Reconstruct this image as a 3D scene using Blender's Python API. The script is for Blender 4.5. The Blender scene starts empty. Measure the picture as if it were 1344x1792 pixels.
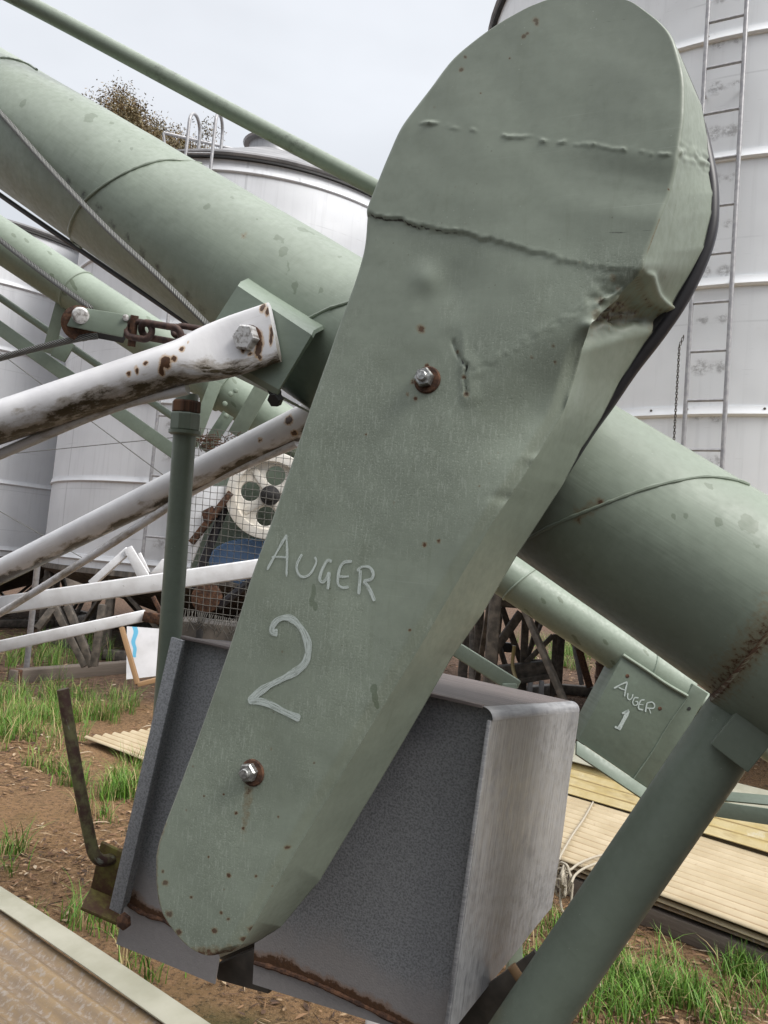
import bpy, bmesh, math, random
import numpy as np
from mathutils import Vector, Matrix, noise
from mathutils.bvhtree import BVHTree
random.seed(7)
R = math.radians
sc = bpy.context.scene
COL = sc.collection

# ------------------------------------------------------------------ camera
FPX = 1346.0                       # focal length in pixels of the 1344 x 1792 photograph
PITCH, ROLL, CAMH = R(4.2), 0.085, 1.45
C0 = Vector((0, 0, CAMH))
FW = Vector((0, math.cos(PITCH), math.sin(PITCH)))
UP0 = Vector((0, -math.sin(PITCH), math.cos(PITCH)))
RT = Vector((1, 0, 0)) * math.cos(ROLL) + UP0 * math.sin(ROLL)
UPV = Vector((-1, 0, 0)) * math.sin(ROLL) + UP0 * math.cos(ROLL)
cam = bpy.data.objects.new('camera', bpy.data.cameras.new('camera'))
COL.objects.link(cam)
cam.data.sensor_fit = 'VERTICAL'
cam.data.sensor_height = 36.0
cam.data.lens = 36.0 * FPX / 1792
cam.data.clip_start, cam.data.clip_end = 0.05, 2000
cam.matrix_world = Matrix(((RT.x, UPV.x, -FW.x, 0), (RT.y, UPV.y, -FW.y, 0), (RT.z, UPV.z, -FW.z, CAMH), (0, 0, 0, 1)))
sc.camera = cam

# ------------------------------------------------------------------ sky, sun, exposure
SUN_EL, SUN_AZ = R(45), R(122)      # azimuth clockwise from +Y
w = bpy.data.worlds.new('World'); sc.world = w; w.use_nodes = True
nt = w.node_tree; nt.nodes.clear()
wo = nt.nodes.new('ShaderNodeOutputWorld'); bg = nt.nodes.new('ShaderNodeBackground')
sky = nt.nodes.new('ShaderNodeTexSky'); sky.sky_type = 'NISHITA'; sky.sun_disc = False
sky.sun_elevation = SUN_EL; sky.sun_rotation = SUN_AZ
tc = nt.nodes.new('ShaderNodeTexCoord'); sep = nt.nodes.new('ShaderNodeSeparateXYZ')
nt.links.new(tc.outputs['Generated'], sep.inputs[0])
nz = nt.nodes.new('ShaderNodeTexNoise'); nz.inputs['Scale'].default_value = 2.2; nz.inputs['Detail'].default_value = 4
mp_ = nt.nodes.new('ShaderNodeMapping'); mp_.inputs['Scale'].default_value = (1, 1, 2.4)
nt.links.new(tc.outputs['Generated'], mp_.inputs[0]); nt.links.new(mp_.outputs[0], nz.inputs['Vector'])
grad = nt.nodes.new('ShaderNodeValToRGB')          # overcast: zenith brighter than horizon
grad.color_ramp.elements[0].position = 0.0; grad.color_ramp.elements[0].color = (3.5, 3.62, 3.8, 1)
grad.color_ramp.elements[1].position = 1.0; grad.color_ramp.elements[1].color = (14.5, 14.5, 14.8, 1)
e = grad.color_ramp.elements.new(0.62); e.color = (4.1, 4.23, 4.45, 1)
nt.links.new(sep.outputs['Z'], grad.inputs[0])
cl = nt.nodes.new('ShaderNodeMapRange'); cl.inputs[1].default_value = .3; cl.inputs[2].default_value = .7
cl.inputs[3].default_value = .88; cl.inputs[4].default_value = 1.1
nt.links.new(nz.outputs['Fac'], cl.inputs[0])
mul = nt.nodes.new('ShaderNodeMix'); mul.data_type = 'RGBA'; mul.blend_type = 'MULTIPLY'; mul.inputs[0].default_value = 1
nt.links.new(grad.outputs[0], mul.inputs[6])
back_dim = nt.nodes.new('ShaderNodeMapRange'); back_dim.interpolation_type = 'SMOOTHSTEP'      # unseen low sky behind the camera, dimmed so undersides fall darker
back_dim.inputs[1].default_value = -.55; back_dim.inputs[2].default_value = .35; back_dim.inputs[3].default_value = .34; back_dim.inputs[4].default_value = 1.0
nt.links.new(sep.outputs['Y'], back_dim.inputs[0])
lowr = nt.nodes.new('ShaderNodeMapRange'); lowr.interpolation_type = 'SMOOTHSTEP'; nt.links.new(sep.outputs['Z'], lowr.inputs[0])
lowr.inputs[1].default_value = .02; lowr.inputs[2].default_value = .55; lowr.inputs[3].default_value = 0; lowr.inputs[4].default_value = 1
bmx = nt.nodes.new('ShaderNodeMath'); bmx.operation = 'MAXIMUM'; nt.links.new(back_dim.outputs[0], bmx.inputs[0]); nt.links.new(lowr.outputs[0], bmx.inputs[1])
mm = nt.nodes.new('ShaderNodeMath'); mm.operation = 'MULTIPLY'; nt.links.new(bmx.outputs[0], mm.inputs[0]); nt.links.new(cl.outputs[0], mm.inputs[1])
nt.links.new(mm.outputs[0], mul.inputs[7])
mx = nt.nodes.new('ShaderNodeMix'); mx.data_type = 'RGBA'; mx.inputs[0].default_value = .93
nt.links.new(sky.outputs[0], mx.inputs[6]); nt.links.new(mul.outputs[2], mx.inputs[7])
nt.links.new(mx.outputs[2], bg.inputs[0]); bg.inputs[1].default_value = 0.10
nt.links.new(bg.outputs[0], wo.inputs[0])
sun = bpy.data.objects.new('sun', bpy.data.lights.new('sun', 'SUN')); COL.objects.link(sun)
sun.data.energy = 1.6; sun.data.angle = R(25); sun.data.color = (1, .97, .93)
sd = Vector((math.sin(SUN_AZ) * math.cos(SUN_EL), math.cos(SUN_AZ) * math.cos(SUN_EL), math.sin(SUN_EL)))
sun.rotation_euler = (-sd).to_track_quat('-Z', 'Y').to_euler()
sc.view_settings.view_transform = 'Standard'; sc.view_settings.look = 'None'
sc.view_settings.exposure = 1.1; sc.view_settings.gamma = 1

# ------------------------------------------------------------------ measuring
def ray(px, py):
    return FW + RT * ((px - 672) / FPX) - UPV * ((py - 896) / FPX)
def at(px, py, d):                       # point seen at a photo pixel, d metres ahead
    return C0 + ray(px, py) * d
def plane_hit(px, py, p0, n):
    r = ray(px, py); return C0 + r * ((p0 - C0).dot(n) / r.dot(n))
def gp(px, py, z=0.0):                   # point on a level surface at height z
    r = ray(px, py); return C0 + r * ((z - CAMH) / r.z)
def hdir(px):                            # level direction of a photo column
    b = (FW.z + (px - 672) / FPX * RT.z) / UPV.z
    r = ray(px, 896 + b * FPX); r.z = 0; return r.normalized()
def proj(p):
    v = p - C0; d = v.dot(FW); return 672 + FPX * v.dot(RT) / d, 896 - FPX * v.dot(UPV) / d
def cyl_hit(px, py, a, b, r):            # first hit of a pixel's ray on a cylinder
    d = ray(px, py); ax = (b - a).normalized(); o = C0 - a
    d_ = d - ax * d.dot(ax); o_ = o - ax * o.dot(ax)
    A, B, Cc = d_.dot(d_), 2 * d_.dot(o_), o_.dot(o_) - r * r
    D = B * B - 4 * A * Cc
    s = (-B - math.sqrt(max(D, 0))) / (2 * A)
    return C0 + d * s
TA, TB = at(0, 205, 1.70), at(1242, 1007, 1.045)      # axis of the big auger tube
TUBE_R = .13
TDIR = (TB - TA).normalized()
TH = Vector((TDIR.x, TDIR.y, 0)).normalized()           # along the machine, level
NF = Vector((TH.y, -TH.x, 0))                            # machine's side facing the viewer
if NF.y > 0: NF = -NF
def mp(px, py, off): return plane_hit(px, py, TA + NF * off, NF)

# ------------------------------------------------------------------ scene helpers
def tag(o, label=None, cat=None, group=None, kind=None):
    if label: o['label'] = label
    if cat: o['category'] = cat
    if group: o['group'] = group
    if kind: o['kind'] = kind
    return o
def thing(name, loc, label, cat, group=None):
    o = bpy.data.objects.new(name, None); COL.objects.link(o); o.location = loc
    o.empty_display_size = .1
    return tag(o, label, cat, group)
def base_of(o):
    v = Vector((0, 0, 0))
    while o: v += o.location; o = o.parent
    return v
def mesh(name, verts, faces, mat, parent=None, smooth=True, uvs=None, attrs=None, sharp=None):
    b = base_of(parent) if parent else Vector((0, 0, 0))
    me = bpy.data.meshes.new(name)
    if parent is None:
        n = len(verts); b = sum((Vector(v) for v in verts), Vector()) / max(n, 1)
    me.from_pydata([tuple(Vector(v) - b) for v in verts], [], faces)
    if uvs is not None:
        l = me.uv_layers.new(name='UVMap')
        idx = np.zeros(len(me.loops), dtype=np.int32); me.loops.foreach_get('vertex_index', idx)
        l.data.foreach_set('uv', np.asarray(uvs, dtype=np.float32)[idx].ravel())
    for k, a in (attrs or {}).items():
        at_ = me.attributes.new(k, 'FLOAT', 'POINT'); at_.data.foreach_set('value', np.asarray(a, dtype=np.float32))
    me.update()
    if smooth: me.shade_smooth()
    if sharp is not None: me.set_sharp_from_angle(angle=R(sharp))
    if mat: me.materials.append(mat)
    o = bpy.data.objects.new(name, me); COL.objects.link(o)
    if parent: o.parent = parent
    else: o.location = b
    return o
class MB:                                 # collects shapes that make ONE part
    def __init__(s): s.v, s.f, s.uv = [], [], []
    def add(s, v, f, uv=None):
        o = len(s.v); s.v += [Vector(x) for x in v]; s.f += [tuple(i + o for i in q) for q in f]
        s.uv += list(uv) if uv else [(x[0] * .8 + x[1] * .6, x[2]) for x in v]
        return s
    def build(s, name, mat, parent=None, smooth=True, sharp=35, attrs=None):
        return mesh(name, s.v, s.f, mat, parent, smooth, s.uv, attrs, sharp)
def catmull(pts, n=6):
    if len(pts) < 3: return [Vector(p) for p in pts]
    P = [Vector(p) for p in pts]; P = [P[0] * 2 - P[1]] + P + [P[-1] * 2 - P[-2]]
    out = []
    for i in range(1, len(P) - 2):
        a, b, c, d = P[i - 1:i + 3]
        for k in range(n):
            t = k / n
            out.append(.5 * ((2 * b) + (c - a) * t + (2 * a - 5 * b + 4 * c - d) * t * t + (3 * b - a - 3 * c + d) * t ** 3))
    return out + [P[-2]]
def tube_geo(pts, rad, seg=12, cap=True, close=False, flat=None):
    P = [Vector(p) for p in pts]; n = len(P)
    rad = rad if isinstance(rad, (list, tuple)) else [rad] * n
    v, f, uv = [], [], []; L = 0; ref = None
    for i in range(n):
        if close: d = P[(i + 1) % n] - P[i - 1]
        else: d = P[min(i + 1, n - 1)] - P[max(i - 1, 0)]
        d.normalize()
        if ref is None:
            ref = Vector((0, 0, 1)) if abs(d.z) < .9 else Vector((1, 0, 0))
        x = ref - d * ref.dot(d); x.normalize(); y = d.cross(x); ref = x
        if i: L += (P[i] - P[i - 1]).length
        for k in range(seg):
            a = 2 * math.pi * k / seg
            v.append(P[i] + (x * math.cos(a) + y * math.sin(a)) * rad[i]); uv.append((L, a * rad[i]))
    m = n if close else n - 1
    for i in range(m):
        for k in range(seg):
            a, b = i * seg + k, i * seg + (k + 1) % seg
            c, d = ((i + 1) % n) * seg + (k + 1) % seg, ((i + 1) % n) * seg + k
            f.append((a, b, c, d))
    if cap and not close:
        f.append(tuple(range(seg))[::-1]); f.append(tuple((n - 1) * seg + k for k in range(seg)))
    return v, f, uv
def tube(name, pts, rad, mat, parent=None, seg=14, cap=True, close=False, attrs=None):
    v, f, uv = tube_geo(pts, rad, seg, cap, close)
    return mesh(name, v, f, mat, parent, True, uv, attrs, 40)
def line(a, b, n):
    a, b = Vector(a), Vector(b); return [a.lerp(b, i / n) for i in range(n + 1)]
def bar_geo(a, b, w, h, side):            # square bar from a to b; w along side, h across
    a, b = Vector(a), Vector(b); d = (b - a).normalized()
    s = Vector(side); s = (s - d * s.dot(d)).normalized(); u = d.cross(s)
    bm = bmesh.new()
    vs = []
    for p in (a, b):
        for i, j in ((-1, -1), (1, -1), (1, 1), (-1, 1)): vs.append(bm.verts.new(p + s * i * w / 2 + u * j * h / 2))
    for q in ((0, 1, 2, 3), (7, 6, 5, 4), (0, 4, 5, 1), (1, 5, 6, 2), (2, 6, 7, 3), (3, 7, 4, 0)): bm.faces.new([vs[i] for i in q])
    bmesh.ops.bevel(bm, geom=bm.edges[:], offset=min(w, h) * .09, segments=2, affect='EDGES', profile=.5)
    bmesh.ops.recalc_face_normals(bm, faces=bm.faces[:])
    bm.verts.index_update()
    v = [x.co.copy() for x in bm.verts]; f = [[x.index for x in q.verts] for q in bm.faces]
    uv = [((x - a).dot(d), (x - a).dot(s) + (x - a).dot(u)) for x in v]
    bm.free(); return v, f, uv
def bar(name, a, b, w, h, side, mat, parent=None):
    v, f, uv = bar_geo(a, b, w, h, side); return mesh(name, v, f, mat, parent, True, uv, None, 50)
def plate_geo(poly, th, bevel=.0015, nrm=None):     # flat plate; poly is the face turned to the viewer
    P = [Vector(p) for p in poly]
    n = Vector()
    for i in range(len(P)): n += (P[i] - P[0]).cross(P[(i + 1) % len(P)] - P[0])
    n.normalize()
    if nrm is None: nrm = (C0 - P[0])
    if n.dot(nrm) < 0: n = -n; P = P[::-1]
    bm = bmesh.new()
    a = [bm.verts.new(p) for p in P]; b = [bm.verts.new(p - n * th) for p in P]
    bm.faces.new(a); bm.faces.new(b[::-1])
    for i in range(len(P)):
        j = (i + 1) % len(P); bm.faces.new((a[j], a[i], b[i], b[j]))
    if bevel: bmesh.ops.bevel(bm, geom=bm.edges[:], offset=min(bevel, th * .4), segments=2, affect='EDGES', profile=.5)
    bmesh.ops.recalc_face_normals(bm, faces=bm.faces[:])
    bm.verts.index_update()
    x = (P[1] - P[0]).normalized(); y = n.cross(x)
    v = [q.co.copy() for q in bm.verts]; f = [[q.index for q in g.verts] for g in bm.faces]
    uv = [((q - P[0]).dot(x), (q - P[0]).dot(y)) for q in v]
    bm.free(); return v, f, uv
def plate(name, poly, th, mat, parent=None, bevel=.0015, nrm=None):
    v, f, uv = plate_geo(poly, th, bevel, nrm); return mesh(name, v, f, mat, parent, True, uv, None, 40)
def disc_geo(c, n, prof, seg=24, rot=0):   # lathe: prof = [(radius, height along n)]
    n = Vector(n).normalized(); x = n.orthogonal().normalized(); y = n.cross(x)
    v, f, uv = [], [], []
    for r, h in prof:
        for k in range(seg):
            a = 2 * math.pi * k / seg + rot
            v.append(Vector(c) + (x * math.cos(a) + y * math.sin(a)) * r + n * h); uv.append((r * math.cos(a), r * math.sin(a)))
    for i in range(len(prof) - 1):
        for k in range(seg):
            f.append((i * seg + k, i * seg + (k + 1) % seg, (i + 1) * seg + (k + 1) % seg, (i + 1) * seg + k))
    if prof[0][0] > 0: f.append(tuple(range(seg))[::-1])
    f.append(tuple((len(prof) - 1) * seg + k for k in range(seg)))
    return v, f, uv
def disc(name, c, n, prof, mat, parent=None, seg=24, rot=0, sharp=30):
    v, f, uv = disc_geo(c, n, prof, seg, rot); return mesh(name, v, f, mat, parent, True, uv, None, sharp)
def holed_plate(name, c, n, outer_r, holes, th, mat, parent, up=Vector((0, 0, 1))):
    cu = bpy.data.curves.new('tmp', 'CURVE'); cu.dimensions = '2D'; cu.fill_mode = 'BOTH'; cu.extrude = th / 2; cu.bevel_depth = .002
    for (x, y, r) in [(0, 0, outer_r)] + holes:
        s = cu.splines.new('POLY'); N = 64 if r == outer_r else 28; s.points.add(N - 1); s.use_cyclic_u = True
        for k in range(N): s.points[k].co = (x + r * math.cos(2 * math.pi * k / N), y + r * math.sin(2 * math.pi * k / N), 0, 1)
    o = bpy.data.objects.new('tmp', cu); COL.objects.link(o)
    me = bpy.data.meshes.new_from_object(o.evaluated_get(bpy.context.evaluated_depsgraph_get()))
    bpy.data.objects.remove(o); bpy.data.curves.remove(cu)
    n = n.normalized(); x = up.cross(n).normalized(); y = n.cross(x)
    v = [c + x * q.co.x + y * q.co.y + n * q.co.z for q in me.vertices]; f = [list(p.vertices) for p in me.polygons]
    uv = [(q.co.x, q.co.y) for q in me.vertices]
    bpy.data.meshes.remove(me)
    return mesh(name, v, f, mat, parent, True, uv, None, 40)

# ------------------------------------------------------------------ materials
class NT:
    def __init__(s, name, coord='UV'):
        s.m = bpy.data.materials.new(name); s.m.use_nodes = True; s.t = s.m.node_tree
        s.b = s.t.nodes['Principled BSDF']; tcn = s.t.nodes.new('ShaderNodeTexCoord'); s.co = tcn.outputs[coord]; s.obj = tcn.outputs['Object']
    def lk(s, a, b): s.t.links.new(a, b)
    def setin(s, sock, v):
        if hasattr(v, 'is_output') or isinstance(v, bpy.types.NodeSocket): s.lk(v, sock)
        else: sock.default_value = v
    def mapc(s, scale, co=None, rot=(0, 0, 0)):
        n = s.t.nodes.new('ShaderNodeMapping'); n.inputs['Scale'].default_value = scale; n.inputs['Rotation'].default_value = rot
        s.lk(co or s.co, n.inputs[0]); return n.outputs[0]
    def noise(s, scale, detail=3, rough=.55, co=None, dist=0):
        n = s.t.nodes.new('ShaderNodeTexNoise'); n.inputs['Scale'].default_value = scale; n.inputs['Detail'].default_value = detail
        n.inputs['Roughness'].default_value = rough; n.inputs['Distortion'].default_value = dist
        s.lk(co or s.co, n.inputs['Vector']); return n.outputs['Fac']
    def voro(s, scale, co=None, feat='F1', rnd=1):
        n = s.t.nodes.new('ShaderNodeTexVoronoi'); n.feature = feat; n.inputs['Scale'].default_value = scale; n.inputs['Randomness'].default_value = rnd
        s.lk(co or s.co, n.inputs['Vector']); return n.outputs['Distance']
    def wave(s, scale, co=None, dist=1, axis='X'):
        n = s.t.nodes.new('ShaderNodeTexWave'); n.bands_direction = axis; n.inputs['Scale'].default_value = scale; n.inputs['Distortion'].default_value = dist
        n.inputs['Detail'].default_value = 3
        s.lk(co or s.co, n.inputs['Vector']); return n.outputs['Fac']
    def rng(s, v, a, b, c=0., d=1.):
        n = s.t.nodes.new('ShaderNodeMapRange'); n.interpolation_type = 'SMOOTHSTEP'
        s.setin(n.inputs[0], v)
        for i, x in enumerate((a, b, c, d)): n.inputs[i + 1].default_value = x
        return n.outputs[0]
    def math(s, op, a, b=0.):
        n = s.t.nodes.new('ShaderNodeMath'); n.operation = op; s.setin(n.inputs[0], a); s.setin(n.inputs[1], b); return n.outputs[0]
    def attr(s, name):
        n = s.t.nodes.new('ShaderNodeAttribute'); n.attribute_name = name; return n.outputs['Fac']
    def mix(s, f, a, b):
        n = s.t.nodes.new('ShaderNodeMix'); n.data_type = 'RGBA'
        s.setin(n.inputs[0], f); s.setin(n.inputs[6], (*a, 1) if isinstance(a, tuple) else a); s.setin(n.inputs[7], (*b, 1) if isinstance(b, tuple) else b)
        return n.outputs[2]
    def bump(s, h, dist=.002, strength=1, prev=None):
        n = s.t.nodes.new('ShaderNodeBump'); n.inputs['Distance'].default_value = dist; n.inputs['Strength'].default_value = strength
        s.lk(h, n.inputs['Height'])
        if prev: s.lk(prev, n.inputs['Normal'])
        return n.outputs[0]
    def done(s, col, rough=.5, metal=0., nrm=None, alpha=None, spec=None):
        s.setin(s.b.inputs['Base Color'], (*col, 1) if isinstance(col, tuple) else col)
        s.setin(s.b.inputs['Roughness'], rough); s.setin(s.b.inputs['Metallic'], metal)
        if nrm: s.lk(nrm, s.b.inputs['Normal'])
        if alpha is not None: s.setin(s.b.inputs['Alpha'], alpha)
        if spec is not None: s.b.inputs['Specular IOR Level'].default_value = spec
        return s.m
RUST_D, RUST_L = (.028, .013, .008), (.13, .062, .028)
def rust_col(t): return t.mix(t.noise(180, 4), RUST_D, RUST_L)
GREEN = (.225, .268, .212)
def green_paint(name, base=GREEN, pits=0., speck=.0, spots=False, brush=1., rough=.42, coord='UV'):
    t = NT(name, coord)
    big = t.noise(5, 4); fine = t.noise(90, 3)
    c = t.mix(t.rng(big, .3, .7), tuple(x * .90 for x in base), tuple(x * 1.08 for x in base))
    c = t.mix(t.rng(fine, .35, .75, 0, .35), c, tuple(x * .84 for x in base))
    gw_ = t.noise(24, 8, .75)
    c = t.mix(t.rng(gw_, .50, .68, 0, .34), c, tuple(x * q for x, q in zip(base, (.70, .70, .66))))
    c = t.mix(t.rng(gw_, .46, .34, 0, .22), c, tuple(x * 1.35 for x in base))
    drip = t.noise(1, 5, .65, t.mapc((60, 6, 1)))
    c = t.mix(t.math('MULTIPLY', t.rng(drip, .54, .70, 0, .38), t.rng(t.noise(3, 3), .42, .6)), c, tuple(x * q for x, q in zip(base, (.72, .72, .66))))
    ch = t.math('MULTIPLY', t.rng(t.voro(120), .05, .12, 1, 0), t.rng(t.noise(6, 4, .6), .5, .62, 0, .55))
    c = t.mix(ch, c, (.42, .46, .39))
    st = t.noise(1, 5, .65, t.mapc((330, 48, 1), rot=(0, 0, .12)))                     # chalky run marks
    if pits:
        zone = t.math('MULTIPLY', t.rng(t.noise(6, 3), .36, .6), t.rng(t.attr('pit'), .2, .8))
        c = t.mix(t.math('MULTIPLY', t.rng(st, .52, .66, 0, .45), zone), c, (.40, .44, .37))
        gr = t.noise(420, 2, .7)
        c = t.mix(t.math('MULTIPLY', t.rng(gr, .55, .66, 0, .5), zone), c, (.40, .44, .36))
    br = t.noise(1, 4, .6, t.mapc((8, 260, 1), rot=(0, 0, .25)))
    h = t.math('MULTIPLY', br, .35 * brush)
    h = t.math('ADD', h, t.math('MULTIPLY', t.rng(t.noise(16, 2), .3, .7), .35 if pits else .9))
    if pits:
        bub = t.rng(t.voro(170), .0, .32, 1, 0)
        h = t.math('ADD', h, t.math('MULTIPLY', t.math('MULTIPLY', bub, zone), .16 * pits))
        h = t.math('ADD', h, t.math('MULTIPLY', t.math('MULTIPLY', t.rng(t.noise(330, 4, .7), .5, .75), zone), .26 * pits))
    if spots:                                                          # dried water drops
        sp = t.rng(t.math('ADD', t.attr('wet'), t.math('MULTIPLY', t.math('SUBTRACT', t.noise(70, 3), .5), .6)), .43, .50, 0, .75)
        c = t.mix(sp, c, (.120, .150, .10))
    bl = t.math('MULTIPLY', t.rng(t.voro(26), .0, .045, 1, 0), t.rng(t.noise(3, 2), .6, .7))                             # raised blisters
    h = t.math('ADD', h, t.math('MULTIPLY', bl, .0 if pits else .7))
    ru = t.math('ADD', t.attr('rust'), t.math('MULTIPLY', t.math('SUBTRACT', t.noise(130, 4, .7), .5), .9))
    r0 = t.rng(ru, .42, .60)
    halo = t.rng(ru, .18, .5, 0, .55)
    c = t.mix(halo, c, (.20, .135, .06))
    c = t.mix(r0, c, rust_col(t))
    if speck:
        k = t.math('MULTIPLY', t.rng(t.voro(34), .03, .07, 1, 0), t.rng(t.noise(4, 2), .5, .6, 0, speck))
        c = t.mix(k, c, (.13, .065, .025))
    if pits:
        fade = t.noise(1, 4, .6, t.mapc((5, 2.2, 1), rot=(0, 0, .2)))
        c = t.mix(t.rng(fade, .45, .7, 0, .35), c, tuple(x * 1.28 for x in base))
        c = t.mix(t.rng(t.noise(3.3, 5, .7), .54, .72, 0, .45), c, tuple(x * q for x, q in zip(base, (.80, .80, .74))))
        sc1 = t.noise(1, 3, .6, t.mapc((3, 420, 1), rot=(0, 0, -.35)))
        c = t.mix(t.math('MULTIPLY', t.rng(sc1, .64, .70, 0, .30), t.rng(t.noise(5, 2), .5, .65)), c, (.36, .40, .34))
        pin = t.math('MULTIPLY', t.rng(t.voro(70), .03, .09, 1, 0), t.rng(t.noise(9, 3), .52, .62, 0, .7))
        c = t.mix(pin, c, (.10, .085, .055))
    dk = t.rng(t.math('ADD', t.attr('dark'), t.math('MULTIPLY', t.math('SUBTRACT', t.noise(60, 4, .7), .5), .8)), .35, .7, 0, .9)
    c = t.mix(dk, c, (.022, .018, .014))
    rr = t.rng(fine, .2, .8, rough - .06, rough + .12)
    rr = t.math('MAXIMUM', rr, t.math('MULTIPLY', r0, .85))
    n = t.bump(h, .0012, .55)
    return t.done(c, rr, 0, n)
M = {}
M['guard'] = green_paint('guard_paint', (.226, .259, .204), pits=1, speck=.6, spots=True, brush=.22, rough=.46)
M['tube'] = green_paint('tube_paint', (.226, .266, .207), speck=.4, spots=True, brush=.75, rough=.40)
M['green'] = green_paint('frame_paint', (.19, .232, .182), brush=.5, rough=.42)
M['darkgreen'] = green_paint('leg_paint', (.145, .178, .138), brush=.2, rough=.4)
M['leg'] = green_paint('leg_enamel', (.178, .212, .166), brush=.2, rough=.42)
M['green_far'] = green_paint('old_auger_paint', (.238, .285, .224), speck=.4, spots=True, brush=.5, rough=.45)

t = NT('white_pipe_paint')                                             # white paint with moss and grime
ru = t.math('ADD', t.attr('rust'), t.math('MULTIPLY', t.math('SUBTRACT', t.noise(110, 4, .7), .5), .7))
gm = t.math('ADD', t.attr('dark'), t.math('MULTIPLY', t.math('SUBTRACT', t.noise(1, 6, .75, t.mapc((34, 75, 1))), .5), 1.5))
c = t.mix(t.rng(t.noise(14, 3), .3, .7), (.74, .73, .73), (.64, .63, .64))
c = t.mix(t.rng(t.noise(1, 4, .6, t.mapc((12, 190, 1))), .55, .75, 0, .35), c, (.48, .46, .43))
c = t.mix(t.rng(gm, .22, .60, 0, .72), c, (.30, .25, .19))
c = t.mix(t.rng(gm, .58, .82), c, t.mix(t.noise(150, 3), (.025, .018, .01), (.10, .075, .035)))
c = t.mix(t.rng(ru, .2, .5, 0, .7), c, (.46, .26, .08))
c = t.mix(t.rng(ru, .48, .58), c, rust_col(t))
M['white'] = t.done(c, .36, 0, t.bump(t.math('ADD', t.noise(30, 4), t.math('MULTIPLY', t.rng(gm, .4, .8), t.noise(220, 4))), .0016, .5))

t = NT('white_bar_paint')
c = t.mix(t.rng(t.noise(20, 3), .35, .7), (.78, .78, .79), (.66, .65, .65))
c = t.mix(t.rng(t.noise(60, 4, .7), .66, .74), c, (.14, .10, .07))
M['whitebar'] = t.done(c, .4, 0, t.bump(t.noise(60), .001, .3))

def galv(name, dark, light, scale, metal=.35, rough=.5, streak=False, low=False):
    t = NT(name)
    a = t.noise(scale, 3, .6); v = t.voro(scale * .8)
    c = t.mix(t.rng(t.math('ADD', t.math('MULTIPLY', a, .8), t.math('MULTIPLY', v, .2)), .34, .62), dark, light)
    if streak:
        s_ = t.noise(1, 5, .65, t.mapc((240, 7, 1)))
        c = t.mix(t.rng(s_, .42, .66, 0, .75), c, tuple(x * 1.35 for x in light))
        c = t.mix(t.rng(t.noise(4, 7, .72), .50, .68, 0, .5), c, tuple(q * .6 for q in (dark[0] * .95, dark[1], dark[2] * 1.06)))
        c = t.mix(t.rng(t.noise(1, 6, .7, t.mapc((420, 22, 1))), .58, .66, 0, .5), c, (.10, .10, .105))
        c = t.mix(t.rng(t.noise(1, 3, .5, t.mapc((9, 2.2, 1))), .6, .72, 0, .35), c, (.34, .25, .16))
    if low:
        c = t.mix(t.rng(t.math('ADD', t.attr('pale'), t.math('MULTIPLY', t.math('SUBTRACT', t.noise(9, 5, .7), .5), .7)), .35, .75), c, t.mix(t.noise(120), (.27, .255, .25), (.36, .335, .325)))
    ru = t.math('ADD', t.attr('rust'), t.math('MULTIPLY', t.math('SUBTRACT', t.noise(60, 5, .75), .5), .9))
    c = t.mix(t.rng(ru, .2, .5, 0, .6), c, (.22, .11, .05)); c = t.mix(t.rng(ru, .45, .6), c, rust_col(t))
    c = t.mix(t.rng(t.voro(22), .015, .03, .5, 0), c, (.06, .05, .045))
    return t.done(c, t.rng(a, .3, .7, rough - .08, rough + .12), t.math('MULTIPLY', t.rng(ru, .3, .5, 1, 0), metal), t.bump(t.math('ADD', a, t.noise(8)), .0012, .35))
M['galv_dark'] = galv('mottled_zinc', (.172, .177, .185), (.315, .322, .332), 330, .25, .5, low=True)
M['galv_side'] = galv('weathered_zinc', (.215, .217, .225), (.315, .315, .32), 60, .25, .46, streak=True)
t = NT('weathered_hood_top')
gr = t.noise(1, 6, .7, t.mapc((5, 120, 1)))
c = t.mix(t.rng(gr, .35, .65), (.075, .062, .06), (.19, .16, .15))
c = t.mix(t.rng(t.noise(1, 4, .6, t.mapc((9, 160, 1))), .62, .70), c, (.05, .042, .042))
M['hoodtop'] = t.done(c, .55, .1, t.bump(gr, .002, .7))

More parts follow.
